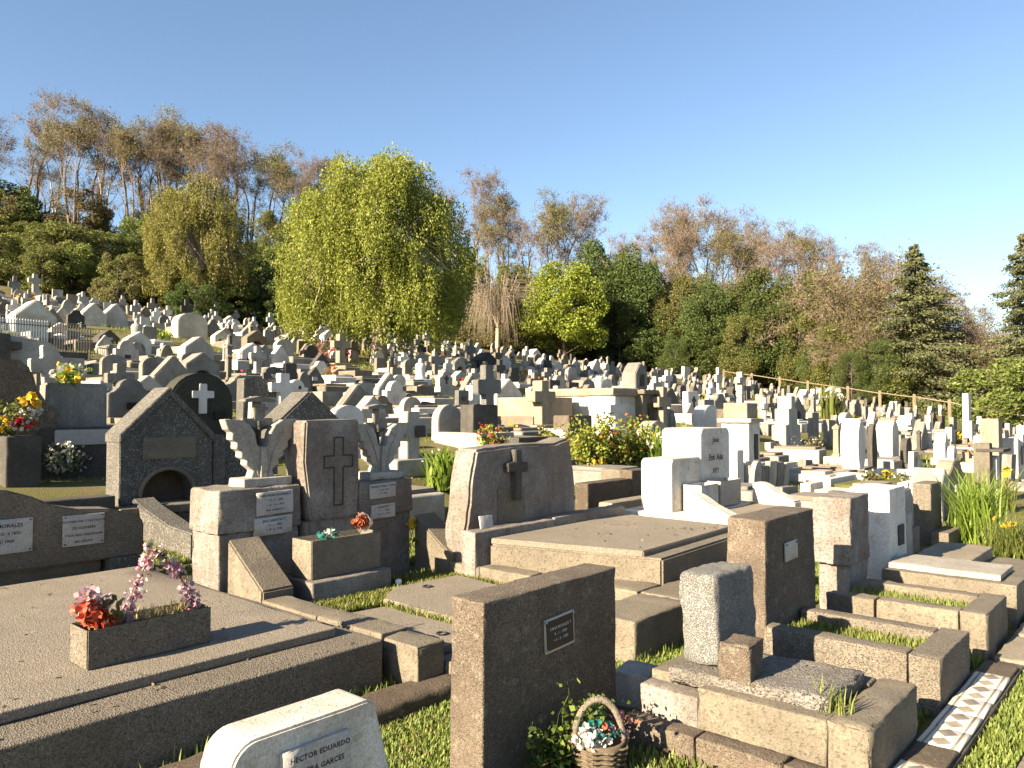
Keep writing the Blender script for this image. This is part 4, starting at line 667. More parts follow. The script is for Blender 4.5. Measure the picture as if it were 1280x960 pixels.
sh = ob('roof_shrine', extrude('roof_shrine', [(-.42, 0), (-.42, .55), (-.2, .85), (0, 1.0), (.2, .85), (.42, .55), (.42, 0)], .6, 'grey', .03), t, (.3, .1, 64*k-.16)); ob('niche', PLATE, sh, (0, -.02, .12), (0, 0, 0), (.26, .04, .42), 'dark_door')
# ---- shrine topped by a cross, with white plaques stones round it
u, v, D = ground(957, 612); z = gz(u, v); k = D/FPX; t = thing('cross_shrine', 'narrow weathered shrine with dark slot door and stone cross on top', 'shrine', (u, v, z)); PLACED.append((u, v, 1.3))
ob('base', box_mesh('base', 82*k, 1.2, 42*k, 'pale', r=.04, amp=.02, seg=.15), t, (-.1, .6, -.2)); ob('body', box_mesh('body', 34*k, .8, 88*k, 'white', r=.03, amp=.012, seg=.2), t, (0, .7, -.1)); ob('door', PLATE, t, (.07, .285, .78), (0, 0, 0), (9*k, .04, 32*k), 'dark_door')
ob('cornice', SLAB, t, (0, .7, 88*k-.12), (0, 0, 0), (42*k, 1.0, .12), 'pale'); ob('attic', box_mesh('attic', 32*k, .7, 20*k, 'tan', r=.03), t, (0, .7, 88*k-.01)); ob('cross_base', KIT['pillar'], t, (0, .7, 108*k-.03), (0, 0, rad(45)), (.3, .3, .3), 'pale'); ob('cross', KIT['cross'], t, (0, .62, 108*k+.2), (0, 0, 0), (18*k, .16, 30*k), 'pale')
for i, (dx, w_, h_, m_) in enumerate(((-.75, .5, .95, 'pale'), (-.35, .42, .8, 'grey'), (.1, .5, .9, 'pale'), (.55, .4, .85, 'grey'), (.95, .35, .8, 'pale'))): ob('memorial_plate', KIT['arch' if i in (0, 4) else 'block'], t, (dx, -.1-.02*i, -.15), (rad(4), 0, 0), (w_, .14, h_), m_)
ob('white_post', SLAB, t, (-1.3, .3, -.2), (0, 0, 0), (.4, .4, 1.3), 'whitewash')
# ---- white kerbed garden
u, v, D = ground(1120, 612); z = gz(u, v); t = thing('kerbed_garden', 'white kerbed garden plot full of pale flowers beside the oval headstones', 'garden plot', (u, v, z)); PLACED.append((u, v-.6, 1.8)); PLACED.append((u+1.8, v-.6, 1.2))
for (a, b, c, d) in ((-2.3, -.1, -.9, -.65), (-.08, 2.6, -.9, -.65), (-2.3, 2.6, 1.0, 1.2), (2.4, 2.6, -.63, .98)): ob('kerb_stone', box_mesh('kerb_stone', b-a, d-c, .75, 'whitewash', r=.03), t, ((a+b)/2, (c+d)/2, -.35))
ob('soil', SOILB, t, (.1, .2, -.3), (0, 0, 0), (4.4, 1.6, .55))
# ---- long dark kerb between the ogee tomb and the gabled tomb; brown kerb under the orange hedge
t = thing('long_kerb', 'long dark kerb with grass on top, left of the gabled tomb', 'kerb', (3.6, 12.6, .7)); ob('kerb_stone', box_mesh('kerb_stone', 2.6, .3, .8, 'dark', r=.02), t, (0, -.3, -.4)); PLACED.append((3.6, 12.6, 1.2))
t = thing('hedge_kerb', 'dark stepped kerb below the orange flower hedge', 'kerb', (13.4, 8.7, .4)); ob('kerb_stone', box_mesh('kerb_stone', 1.5, .3, .9, 'brown_kerb', r=.02), t, (-.8, .0, -.3)); ob('kerb_stone', box_mesh('kerb_stone', 1.6, .3, 1.05, 'brown_kerb', r=.02), t, (.78, .02, -.3)); ob('kerb_stone', box_mesh('kerb_stone', 3.3, .3, .6, 'tan', r=.02), t, (0, -.6, -.3)); ob('kerb_stone', box_mesh('kerb_stone', .3, 1.6, .9, 'concrete', r=.02), t, (1.75, .95, -.3)); PLACED.append((13.4, 9, 1.6))
# ---- iron railing at upper left
t = thing('iron_railing', 'white topped iron railing round a plot at the upper left edge', 'railing', (0, 0, 0)); _pk = mesh_np('picket', *tubes([((0, 0, 0), (0, 0, 1.0), .022, .022), ((0, 0, 1.0), (0, 0, 1.1), .03, .0)], 5), 'white_metal'); _pd = mesh_np('picket', *tubes([((0, 0, 0), (0, 0, 1.0), .02, .02), ((0, 0, 1.0), (0, 0, 1.1), .028, .0)], 5), 'iron')
A = Vector((*ground(-8, 436)[:2], 0)); B = Vector((*ground(62, 440)[:2], 0)); Cc = Vector((*ground(116, 452)[:2], 0)); A.z, B.z, Cc.z = gz(A.x, A.y), gz(B.x, B.y), gz(Cc.x, Cc.y); t.location = A
for (p, q, n_, pk) in ((A, B, 20, _pk), (B, Cc, 16, _pd)):
    for i in range(n_): ob('picket', pk, t, p.lerp(q, i/n_)-A, (0, 0, 0), (1.3, 1.3, 1.35))
    for zz in (.2, 1.2): ob('rail', mesh_np('rail', *tubes([(tuple(p-A+Vector((0, 0, zz))), tuple(q-A+Vector((0, 0, zz))), .028, .028)], 5), 'iron'), t)
    PLACED.append((p.x, p.y, 1.0)); PLACED.append(((p.x+q.x)/2, (p.y+q.y)/2, 1.4))
# keep the near things clear of fill graves
for q in ((5.8, 12.6, 2.3), (3, 10.2, 2.6), (5, 10.2, 1.6), (7.2, 12.8, 1.6), (8.2, 7.2, 2.0), (9.6, 7, 1.6), (11.8, 6.2, 2.0), (6, 8, 2.2), (14.3, 9.6, 1.6), (15.3, 9.2, 1.4), (14, 3.8, 1.0), (15.6, 3.8, 1.0), (9.0, 10.2, .9)): PLACED.append(q)

# ---- the crowd of graves up the slope
fill = []; random.seed(21)
CLEAR = [(a, b, c, d, ground((a+b)/2, e)[2]) for a, b, c, d, e in ((760, 845, 452, 530, 545), (925, 995, 470, 600, 612), (1062, 1104, 525, 600, 606), (500, 536, 517, 580, 592), (662, 700, 476, 535, 545), (758, 786, 490, 540, 548), (712, 825, 545, 598, 600), (522, 540, 448, 478, 482), (215, 288, 470, 540, 560), (345, 420, 490, 560, 572), (438, 462, 400, 450, 455), (590, 628, 508, 550, 556), (28, 62, 358, 410, 416), (0, 118, 405, 440, 446), (1203, 1222, 495, 548, 556), (880, 930, 508, 545, 552), (60, 130, 470, 580, 592), (416, 440, 420, 455, 462), (225, 258, 393, 418, 424), (105, 160, 380, 404, 409), (975, 1016, 495, 550, 560))]  # sight lines that are open in the photograph
KINDS = ['arch']*20+['gable']*14+['block']*20+['cross']*24+['ogee']*8+['stepped']*8+['shoulder']*8+['slant']*4+['niche']*8+['pillar']*5+['oval']*3+['statue']*2+['rubble']*2
def tones(): return random.choice(['white']*13+['whitewash']*7+['pale']*30+['grey']*30+['dark']*7+['tan']*10+['concrete']*12+['dark_pebble']*4+['granite']*3)
vrow = 4.6; rown = 0
while vrow < 112:
    u = .2*vrow+random.random()*2
    far_ = 0
    while u < 110:
        sx, sy, D = screen(u, vrow, gz(u, vrow)); Db = float(np.interp(math.atan((sx-640)/FPX), _AZ, AZ_D))
        step = random.uniform(1.35, 1.9)+max(0, (D-38))*.012
        if -70 < sx < 1350 and D < Db-1.5 and D > (13 if sx < 760 else 14.5) and not (vrow < 5.2 and u < 18):
            vv = vrow+random.uniform(-.5, .5)
            hx = 900/D*.55; top_ = sy-1.5*FPX/D
            if any(D < k[4]-.3 and sx+hx > k[0] and sx-hx < k[1] and sy > k[2] and top_ < k[3] for k in CLEAR):
                if random.random() < .8 and D < 45 and all((u-a)**2+(vrow-b)**2 > (r+.5)**2 for a, b, r in PLACED): fill.append((u, vrow, -D, sx))
                u += step; continue
            if random.random() < .90 and all((u-a)**2+(vv-b)**2 > (r+.45)**2 for a, b, r in PLACED): fill.append((u, vv, D, sx))
        u += step
    rown += 1; vrow += 2.55+vrow*.012+(.9 if rown % 4 == 0 else 0)
LAND = []   # landmarks used to say where a grave stands; (px, depth, phrase)
def landmark(px, py, phrase): u, v, D = ground(px, py); LAND.append((px, D, phrase))
for a in ((207, 600, 'the gabled tomb'), (450, 455, 'the big willow'), (243, 398, 'the yellowish willow'), (706, 450, 'the round tree'), (800, 545, 'the white mausoleum'), (957, 610, 'the cross-topped shrine'), (40, 416, 'the gabled mausoleum'), (60, 438, 'the iron railing'), (517, 590, 'the big pale cross'), (607, 556, 'the dark block headstone'), (531, 482, 'the white statue'), (770, 585, 'the orange hedge'), (1078, 606, 'the oval headstones'), (1213, 556, 'the tall white stele'), (620, 438, 'the weeping tree'), (1140, 545, 'the rail fence'), (1000, 510, 'the white-flowered shrub'), (682, 545, 'the tall tan cross'), (335, 470, 'the left slope'), (890, 500, 'the dark evergreens'), (356, 530, 'the white cross'), (25, 600, 'the ogee-topped tomb')): landmark(*a)
def where(sx, D):
    best = min(LAND, key=lambda l: ((sx-l[0])/150)**2+(math.log(D/l[1])*3.2)**2); dx = sx-best[0]; q = D/best[1]
    a = 'behind' if q > 1.12 else ('before' if q < .89 else 'level with'); b = ' left of' if dx < -45 else (' right of' if dx > 45 else '')
    if b and a == 'level with': return b.strip()+' '+best[2]
    return (a+' and'+b+' ' if b else a+' ')+best[2]
ORD = [w+' from left' for w in 'first second third fourth fifth sixth seventh eighth ninth tenth eleventh twelfth thirteenth fourteenth fifteenth sixteenth seventeenth eighteenth nineteenth twentieth'.split()]
def number_labels(items):
    """items: list of [object, label, screen x]; alike labels are told apart by their order from the left"""
    by = {}
    for it in items: by.setdefault(it[1], []).append(it)
    for lb, lst in by.items():
        if len(lst) == 1: lst[0][0]['label'] = lb; continue
        for i, it in enumerate(sorted(lst, key=lambda q: q[2])): it[0]['label'] = lb+', '+(ORD[i] if i < 20 else ORD[max(0, 19-(i-20))].replace('left', 'right'))
made = []; flowers_at = []
for (u, v, D, sx) in fill:
    low = D < 0; D = abs(D)
    kd = random.choice(KINDS); tn = tones(); sc = random.uniform(.8, 1.25)
    w, h = dict(arch=(.75, .95), gable=(.9, 1.05), block=(.72, .95), cross=(.70, 1.45), ogee=(.95, 1.0), stepped=(.9, 1.1), shoulder=(.8, 1.0), slant=(.8, .9), niche=(1.0, 1.1), pillar=(.5, 1.4), oval=(.65, 1.2), statue=(.42, 1.2), rubble=(.8, .9))[kd]
    if random.random() < .15: w, h = w*1.35, h*1.3
    if low: kd, w, h, sc = random.choice(['block', 'slant', 'arch']), .8, .42, 1.0
    size = 'large ' if sc*h > 1.45 else ('low ' if low else ('small ' if sc*h < .85 else ''))
    plot = random.choice(['frame', 'slab', 'slab', None]) if D < 48 else (random.choice([None, None, 'slab']))
    if low: plot = random.choice(['frame', 'slab', 'slab'])
    pq = None if low else (.24, .16, .45, random.choice(['plaque', 'plaque', 'black_plate'])) if D < 34 and kd in ('arch', 'gable', 'block', 'ogee', 'shoulder') and random.random() < .65 else None
    rc = random.choice(['dark', 'white', 'pale', 'grey']) if not pq and not low and D < 45 and kd in ('arch', 'gable', 'block', 'ogee', 'shoulder', 'slant') and random.random() < .6 else None
    lb = f"{size}{TONE[tn]} {SHAPE[kd]} {where(sx, D)}"
    o = grave(kd, u, v, w*sc*random.uniform(.9, 1.1), h*sc, tn, lb, rz=random.gauss(0, .06), plot=plot, plot_tone=random.choice([tn, 'concrete', 'grey', 'pale', 'white']), tilt=(random.gauss(0, .02), random.gauss(0, .025)), plaque=pq, rel_cross=rc, group='graves on the slope', plinth=None if D < 60 else False)
    made.append([o, lb, sx])
    if random.random() < .24: flowers_at.append((u+random.uniform(-.3, .3), v-random.uniform(.3, .9), D, sx, plot))
number_labels(made)
print('fill graves', len(made))
# ------------------------------------------------------------------ flowers and bushes among the graves
random.seed(5)
def bush_meshes(rx, rz, nleaf, leaf, L, Wd, blossoms=(), size=.04, nb=40, k=6):
    lob = [(random.uniform(-.6, .6)*rx, random.uniform(-.5, .5)*rx, random.uniform(.3, .75)*rz, random.uniform(.35, .6)) for _ in range(k)]
    C = np.concatenate([np.array(l[:3])+ball(nleaf//k, rx*l[3], rx*l[3], rz*l[3]) for l in lob]); C[:, 2] = np.maximum(C[:, 2], .02)
    out = [('leaves', mesh_np('leaves', *leaves(C, L, Wd, [[0, 0, .6]], .8), leaf))]
    for nm, mt in blossoms:
        B = np.concatenate([np.array(l[:3])+ball(max(1, nb//k), rx*l[3], rx*l[3], rz*l[3], .95) for l in lob]); B[:, 2] = np.maximum(B[:, 2], .06); out.append((nm, mesh_np(nm, *petals(B, size, 5), mt)))
    out.append(('stems', stems_mesh('stems', [((random.uniform(-.3, .3)*rx, random.uniform(-.3, .3)*rx, -.05), l[:3]) for l in lob], .008, 'leaf_vine'))); return out
def plant(name, label, cat, parts, u, v, z=None, s=1, rz=0, group=None):
    t = thing(name, label, cat, (u, v, gz(u, v) if z is None else z), rz, group); t.scale = (s,)*3
    for nm, me in parts: ob(nm, me, t)
    return t
COLS = ['red', 'orange', 'pink', 'rose', 'yellow', 'white']
BQ = {c: bush_meshes(.22, .42, 90, 'leaf_bush', .09, .05, [('blossoms', 'petal_'+c)], .05, 34, 4) for c in COLS}
fl = []
for (u, v, D, sx, plot) in flowers_at:
    c = random.choice(['red', 'orange', 'pink', 'rose', 'yellow', 'yellow', 'white', 'white']); lb = f"{dict(rose='deep pink').get(c, c)} flower bunch {where(sx, D)}"
    fl.append([plant('flower_bunch', lb, 'flowers', BQ[c], u, v, gz(u, v)+(.16 if plot else -.02), random.uniform(.8, 1.5), random.random()*6, 'flower bunches on the graves'), lb, sx])
number_labels(fl)
def pp(px, py): u, v, D = ground(px, py); return u, v, D/FPX
def spot_bush(name, label, cat, px, py, wpx, hpx, leaf, bl=(), n=500, size=.05, nb=60, L=.10, Wd=.05, k=7, z=None, dv=0):
    u, v, m = pp(px, py); return plant(name, label, cat, bush_meshes(wpx*m*.62, hpx*m*1.0, n, leaf, L, Wd, bl, size, nb, k), u, v+dv, z)
# big bouquet at the left edge: resting against the ogee tomb on a stone stand
u, v, m = pp(22, 606); t = thing('flower_stand', 'small dark stone stand carrying the big bouquet at the left edge', 'stand', (u, v-.1, gz(u, v))); ob('stand', box_mesh('stand', .5, .35, .95, 'dark', r=.02), t, (0, 0, -.2)); zt = gz(u, v)+.75
t = thing('mixed_bouquet', 'big bouquet of yellow, white and red flowers at the left edge', 'flowers', (u-.12, v-.1, zt)); t.scale = (.78,)*3
for nm, mt, c, n_, s_ in (('white_blossoms', 'petal_white', (.28, -.05, .45), 60, .05), ('yellow_blossoms', 'petal_yellow', (.3, -.1, .72), 14, .10), ('red_blossoms', 'petal_red', (.12, -.15, .22), 16, .08), ('more_white_blossoms', 'petal_white', (.1, -.12, .2), 22, .05), ('yellow_buds', 'petal_yellow', (-.25, -.1, .25), 14, .07)): ob(nm, mesh_np(nm, *petals(np.array(c)+ball(n_, .24, .12, .14), s_, 5), mt), t)
ob('leaves', mesh_np('leaves', *leaves(np.array([0, 0, .38])+ball(260, .5, .2, .36), .13, .05), 'leaf_bush'), t); ob('stems', stems_mesh('stems', [((0, 0, 0), (random.uniform(-.3, .35), -.05, random.uniform(.2, .6))) for _ in range(10)], .008, 'leaf_vine'), t)
spot_bush('white_flower_bush', 'white flowering bush left of the gabled tomb', 'bush', 70, 598, 70, 42, 'leaf_pale', [('blossoms', 'petal_white')], 1100, .035, 420); spot_bush('white_flower_bush', 'white flowering bush at the left edge under the big bouquet', 'bush', -4, 600, 54, 44, 'leaf_pale', [('blossoms', 'petal_white')], 700, .035, 260)
u, v, m = pp(96, 592); plant('lily_pot_plant', 'white and yellow lilies on top of the pale slab headstone', 'flowers', bush_meshes(.5, .34, 140, 'leaf_bright', .16, .06, [('white_blossoms', 'petal_white'), ('yellow_blossoms', 'petal_yellow')], .07, 20, 4), u-.05, v+.2, gz(u, v)+112*m-.02)
spot_bush('pink_flower_bush', 'dry pink flowering stalks right of the gabled tomb top', 'bush', 125, 515, 30, 30, 'leaf_khaki', [('blossoms', 'petal_white')], 260, .03, 50)
spot_bush('red_flower_pot', 'red flowers with yellow leaves in front of the dark block headstone', 'flowers', 616, 568, 40, 34, 'leaf_willow', [('blossoms', 'petal_red')], 360, .05, 44)
spot_bush('yellow_leaf_bush', 'yellowish bush above the relief cross stone, below the tan cross', 'bush', 684, 560, 34, 26, 'leaf_willow', [('blossoms', 'petal_orange')], 300, .04, 18)
def strap_plant(name, label, cat, px, py, wpx, hpx, n, leaf='leaf_bright', flowers=None, nb=6, wd=.03, lean=.8, size=.06):
    u, v, m = pp(px, py); h = hpx*m; P = np.column_stack([RNG.normal(size=n)*wpx*m*.24, RNG.normal(size=n)*wpx*m*.2, np.full(n, -.03)]); V, Q = blades(P, h, wd, lean); parts = [('leaves', mesh_np('leaves', V, Q, leaf))]
    if flowers: B = np.column_stack([RNG.normal(size=nb)*wpx*m*.25, RNG.normal(size=nb)*wpx*m*.2, RNG.uniform(.7, 1.05, nb)*h]); parts += [('blossoms', mesh_np('blossoms', *petals(B, size, 6), flowers)), ('stems', stems_mesh('stems', [((b[0]*.6, b[1]*.6, 0), tuple(b)) for b in B], .007, leaf))]
    return plant(name, label, cat, parts, u, v)
strap_plant('lily_plant', 'bright green lily clump left of the relief cross stone', 'plant', 556, 612, 46, 44, 170, flowers='petal_white', nb=4, wd=.05)
for i, (px, lb) in enumerate(((742, 'left bush of the yellow green hedge with orange flowers'), (772, 'middle bush of the yellow green hedge with orange flowers'), (803, 'right bush of the yellow green hedge with orange flowers'))): spot_bush('orange_flower_bush', lb, 'bush', px, 602-i*2, 52, 62, 'leaf_willow', [('blossoms', 'petal_orange')], 1500, .05, 70, .12, .07, 10, None, .3)
strap_plant('lily_plant', 'white lilies right of the orange flower hedge', 'plant', 826, 600, 34, 56, 140, flowers='petal_white', nb=16, wd=.05, lean=.6, size=.08); strap_plant('lily_plant', 'green lily clump left of the white curved tomb', 'plant', 846, 600, 40, 52, 200, wd=.05, lean=.6)
spot_bush('pink_flower_bush', 'pink flowering bush left of the big willow', 'bush', 408, 452, 44, 22, 'leaf_khaki', [('blossoms', 'petal_rose')], 500, .08, 160, .2, .1); spot_bush('yellow_bush', 'yellow bush on a grave at upper left', 'bush', 194, 430, 30, 16, 'leaf_round', [], 400, L=.2, Wd=.1)
spot_bush('dry_bush', 'pale dry bush right of the cross-topped shrine', 'bush', 1008, 574, 44, 24, 'leaf_khaki', [('blossoms', 'petal_white')], 600, .03, 60, .08, .04); spot_bush('orange_bush', 'orange flowering bush left of the pebbled stele at right', 'bush', 1222, 578, 24, 20, 'leaf_khaki', [('blossoms', 'petal_orange')], 300, .05, 40)
for px, py, w_, h_, lf, c, lb in ((1088, 612, 20, 22, 'leaf_khaki', 'white', 'cream flowers at the left end of the white kerbed garden'), (1112, 610, 22, 20, 'leaf_bush', 'yellow', 'green clump in the white kerbed garden'), (1132, 612, 26, 20, 'leaf_pale', 'white', 'white flowers in the middle of the white kerbed garden'), (1160, 610, 26, 16, 'leaf_khaki', 'yellow', 'yellow flowers at the right end of the white kerbed garden')): spot_bush('garden_flowers', lb, 'flowers', px, py, w_, h_, lf, [('blossoms', 'petal_'+c)], 260, .045, 30, .09, .04, 5, None, .0)
strap_plant('long_leaf_clump', 'tall bright green iris leaves beside the path at right', 'plant', 1222, 678, 62, 78, 420, 'leaf_bright', wd=.016, lean=.9); strap_plant('daffodil_clump', 'yellow daffodils at the right edge beside the iris leaves', 'plant', 1262, 700, 60, 50, 420, 'leaf_bush', 'petal_yellow', 12, .010, 1.0, .05)
strap_plant('yellow_flower_pot', 'yellow flowers beside the pebbled stele at the right edge', 'flowers', 1258, 640, 22, 52, 40, 'leaf_bush', 'petal_yellow', 6, .02, .8, .08)
strap_plant('white_flowered_shrub', 'tall shrub with white flowers behind the cross-topped shrine', 'shrub', 1040, 530, 30, 42, 120, 'leaf_bush', 'petal_white', 26, .07, .5, .16)
spot_bush('rose_bunch', 'deep pink blossoms on the pebbled gable behind the stele', 'flowers', 385, 530, 16, 34, 'leaf_bush', [('blossoms', 'petal_rose')], 60, .07, 14)
# pinwheel toy
u, v, m = pp(432, 545); t = thing('toy_pinwheel', 'rainbow toy pinwheel standing among graves behind the carved stele', 'pinwheel', (u, v, gz(u, v))); ob('stick', stems_mesh('stick', [((0, 0, 0), (0, 0, .62))], .012, 'plastic_white'), t)
for i, c in enumerate(('yellow', 'teal', 'orange', 'blue', 'red', 'yellow')):
    a = i*math.pi/3; ob('vane', mesh_np('vane', [(0, 0, 0), (.2*math.cos(a), -.02, .2*math.sin(a)), (.22*math.cos(a+.5), -.05, .22*math.sin(a+.5)), (.12*math.cos(a+.8), 0, .12*math.sin(a+.8))], [(0, 1, 2, 3)], 'petal_'+c), t, (0, -.02, .62))
# wooden rail fence at the far right edge of the cemetery
t = thing('rail_fence', 'pale wooden post and rail fence in front of the dark trees', 'fence', (0, 0, 0)); pts = [Vector((*at_depth(px, D), 0)) for px, D in ((905, 87), (940, 84), (975, 80), (1010, 76), (1060, 71.5), (1100, 68.5), (1143, 65), (1187, 62), (1235, 60), (1290, 58))]
for p in pts: p.z = gz(p.x, p.y)
t.location = pts[0]
for i, p in enumerate(pts):
    ob('post', box_mesh('post', .2, .2, 2.1, 'wood_post', r=.02, seg=.5), t, p-pts[0]-Vector((0, 0, .3)), (0, 0, .7))
    if i: q = pts[i-1]; ob('rail', mesh_np('rail', *tubes([(tuple(q-pts[0]+Vector((0, 0, 1.6))), tuple(p-pts[0]+Vector((0, 0, 1.55))), .05, .05)], 6), 'wood_post'), t)
# grass tufts over the slope
gp = []; random.seed(3)
for px0 in range(0, 1280, 8):
    for D in np.geomspace(9, 62, 34):
        u, v = at_depth(px0+random.uniform(-6, 6), D*random.uniform(.96, 1.04))
        if v > 7.5 and noise.noise(Vector((u*.35, v*.35, 0))) > -.05: gp.append((u, v, min(.3, .10+.004*D), D))
G = np.array([(u+random.gauss(0, .3), v+random.gauss(0, .3), D) for u, v, h, D in gp for _ in range(12)]); sz_ = np.clip(G[:, 2]/40, .3, 1.2); V, Q = blades(np.column_stack([G[:, 0], G[:, 1], terrain(G[:, 0], G[:, 1])-.02]), .20*sz_, .026*sz_, .7); o = tag(ob('slope_grass', mesh_np('slope_grass', V, Q, 'grass')), 'rough grass growing between the graves all over the slope', 'grass'); o['kind'] = 'stuff'
# ------------------------------------------------------------------ trees
random.seed(11)
def rdir(d, spread):
    v = Vector(d).normalized(); r = Vector((random.gauss(0, 1), random.gauss(0, 1), random.gauss(0, 1))); r -= r.dot(v)*v; return (v+r.normalized()*math.tan(spread)).normalized()
def grow(p, d, L, r, lev, S, T, up=.15, spread=.55, kids=(2, 3), ratio=.72, wob=.12, minr=.012):
    """recursive limb; S collects tapered segments, T the twig ends"""
    n = 4 if lev > 1 else 3; q = Vector(p); r0 = r
    for i in range(n):
        d = (d+Vector((random.gauss(0, wob), random.gauss(0, wob), random.gauss(0, wob)+up*.25))).normalized(); q2 = q+d*(L/n); r1 = max(minr, r0*(.90 if lev > 1 else .8)); S.append((tuple(q), tuple(q2), r0, r1)); q, r0 = q2, r1
        if lev > 0 and i >= 1 and random.random() < .6: grow(q, rdir(d, spread*1.3), L*ratio*random.uniform(.6, .9), r0*.55, lev-1, S, T, up, spread, kids, ratio, wob, minr)
    if lev == 0: T.append((tuple(q), tuple(d))); return
    for _ in range(random.randint(*kids)): grow(q, rdir(d, spread), L*ratio*random.uniform(.8, 1.1), r0*.7, lev-1, S, T, up, spread, kids, ratio, wob, minr)
def limbs(S): 
    big = [s for s in S if s[2] > .07]; sm_ = [s for s in S if s[2] <= .07]; V1, Q1 = tubes(big, 7); V2, Q2 = tubes(sm_, 3) if sm_ else (np.zeros((0, 3)), np.zeros((0, 4), int)); return (V1, Q1), (V2, Q2)
def tall_bare(h, leaf, nleaf, Lf, stems=2, twig='twig', bark='bark', first=.42):
    """slender tall tree of the ridge: long clean stems, twiggy crown with few young leaves"""
    S, T = [], []
    for k in range(stems):
        p = Vector((0, 0, -.5)); d = Vector((random.gauss(0, .07), random.gauss(0, .07), 1)).normalized(); r = h*.011*random.uniform(.8, 1.1); n = 7; hs_ = h*first*random.uniform(.85, 1.15)
        for i in range(n):
            d = (d+Vector((random.gauss(0, .05), random.gauss(0, .05), .06))).normalized(); q = p+d*hs_/n; S.append((tuple(p), tuple(q), r, r*.95)); p, r = q, r*.95
            if i > 1 and random.random() < .6: grow(p, rdir(d, .8), h*.12, r*.4, 1, S, T, .3, .5)
        grow(p, d, h*.21, r, 3, S, T, .42, .40, (2, 3), .76, .10)
    return pack(h, S, T, leaf, nleaf, Lf, .35, twig, bark)
def pack(h, S, T, leaf, nleaf, Lf, spread, twig, bark):
    (V1, Q1), (V2, Q2) = limbs(S); TP = np.array([t[0] for t in T]); TD = np.array([t[1] for t in T]); parts = [('trunk', mesh_np('trunk', V1, Q1, bark, True))]
    # fine twigs fanned out from every branch end
    k = 11; st = np.repeat(TP, k, 0); dd = np.repeat(TD, k, 0)+RNG.normal(size=(len(st), 3))*.75; dd /= np.linalg.norm(dd, axis=1, keepdims=True); en = st+dd*h*.055*RNG.uniform(.5, 1.2, (len(st), 1)); Vt, Qt = tubes(list(zip(st, en, np.full(len(st), .018), np.full(len(st), .008))), 3)
    V2 = np.concatenate([V2, Vt]); Q2 = np.concatenate([Q2, Qt+len(V2)-len(Vt)]); parts.append(('branches', mesh_np('branches', V2, Q2, twig)))
    if nleaf: C = en[RNG.integers(0, len(en), nleaf)]+RNG.normal(size=(nleaf, 3))*spread*h*.03; parts.append(('crown', mesh_np('crown', *leaves(C, Lf, Lf*.6), leaf)))
    return parts
def lobed(h, w, leaf, n, Lf, nl=40, trunk=.12, bark='bark_dark', low=.12, power=1.0, shell=.6, lr=(.14, .26)):
    """dense tree: leaves on many lobes spread through an egg-shaped crown"""
    lob = []; S = [((0, 0, -.6), (0, 0, h*.35), h*.022, h*.016), ((0, 0, h*.35), (0, 0, h*.8), h*.016, h*.004)]
    for i in range(nl):
        t = random.random()**power; z = h*(low+(1-low)*t*.93); R = w/2*math.sqrt(max(.06, 1-((t-.38)/.66)**2))*random.uniform(.45, .92); a = random.random()*6.283; r = h*random.uniform(*lr)*(1-.35*t); lob.append((R*math.cos(a), R*math.sin(a), z, r))
        S.append(((0, 0, max(.3, z-h*.15)), (R*math.cos(a), R*math.sin(a), z), h*.006, h*.002))
    A = np.array([l[3]**2 for l in lob]); A /= A.sum(); C = []
    for l, a in zip(lob, A): C.append(np.array(l[:3])+ball(max(4, int(n*a)), l[3], l[3], l[3]*.85, shell))
    C = np.concatenate(C); C[:, 2] = np.maximum(C[:, 2], .05); V, Q = tubes(S, 6)
    return [('trunk', mesh_np('trunk', V, Q, bark, True)), ('crown', mesh_np('crown', *leaves(C, Lf, Lf*.62), leaf))]
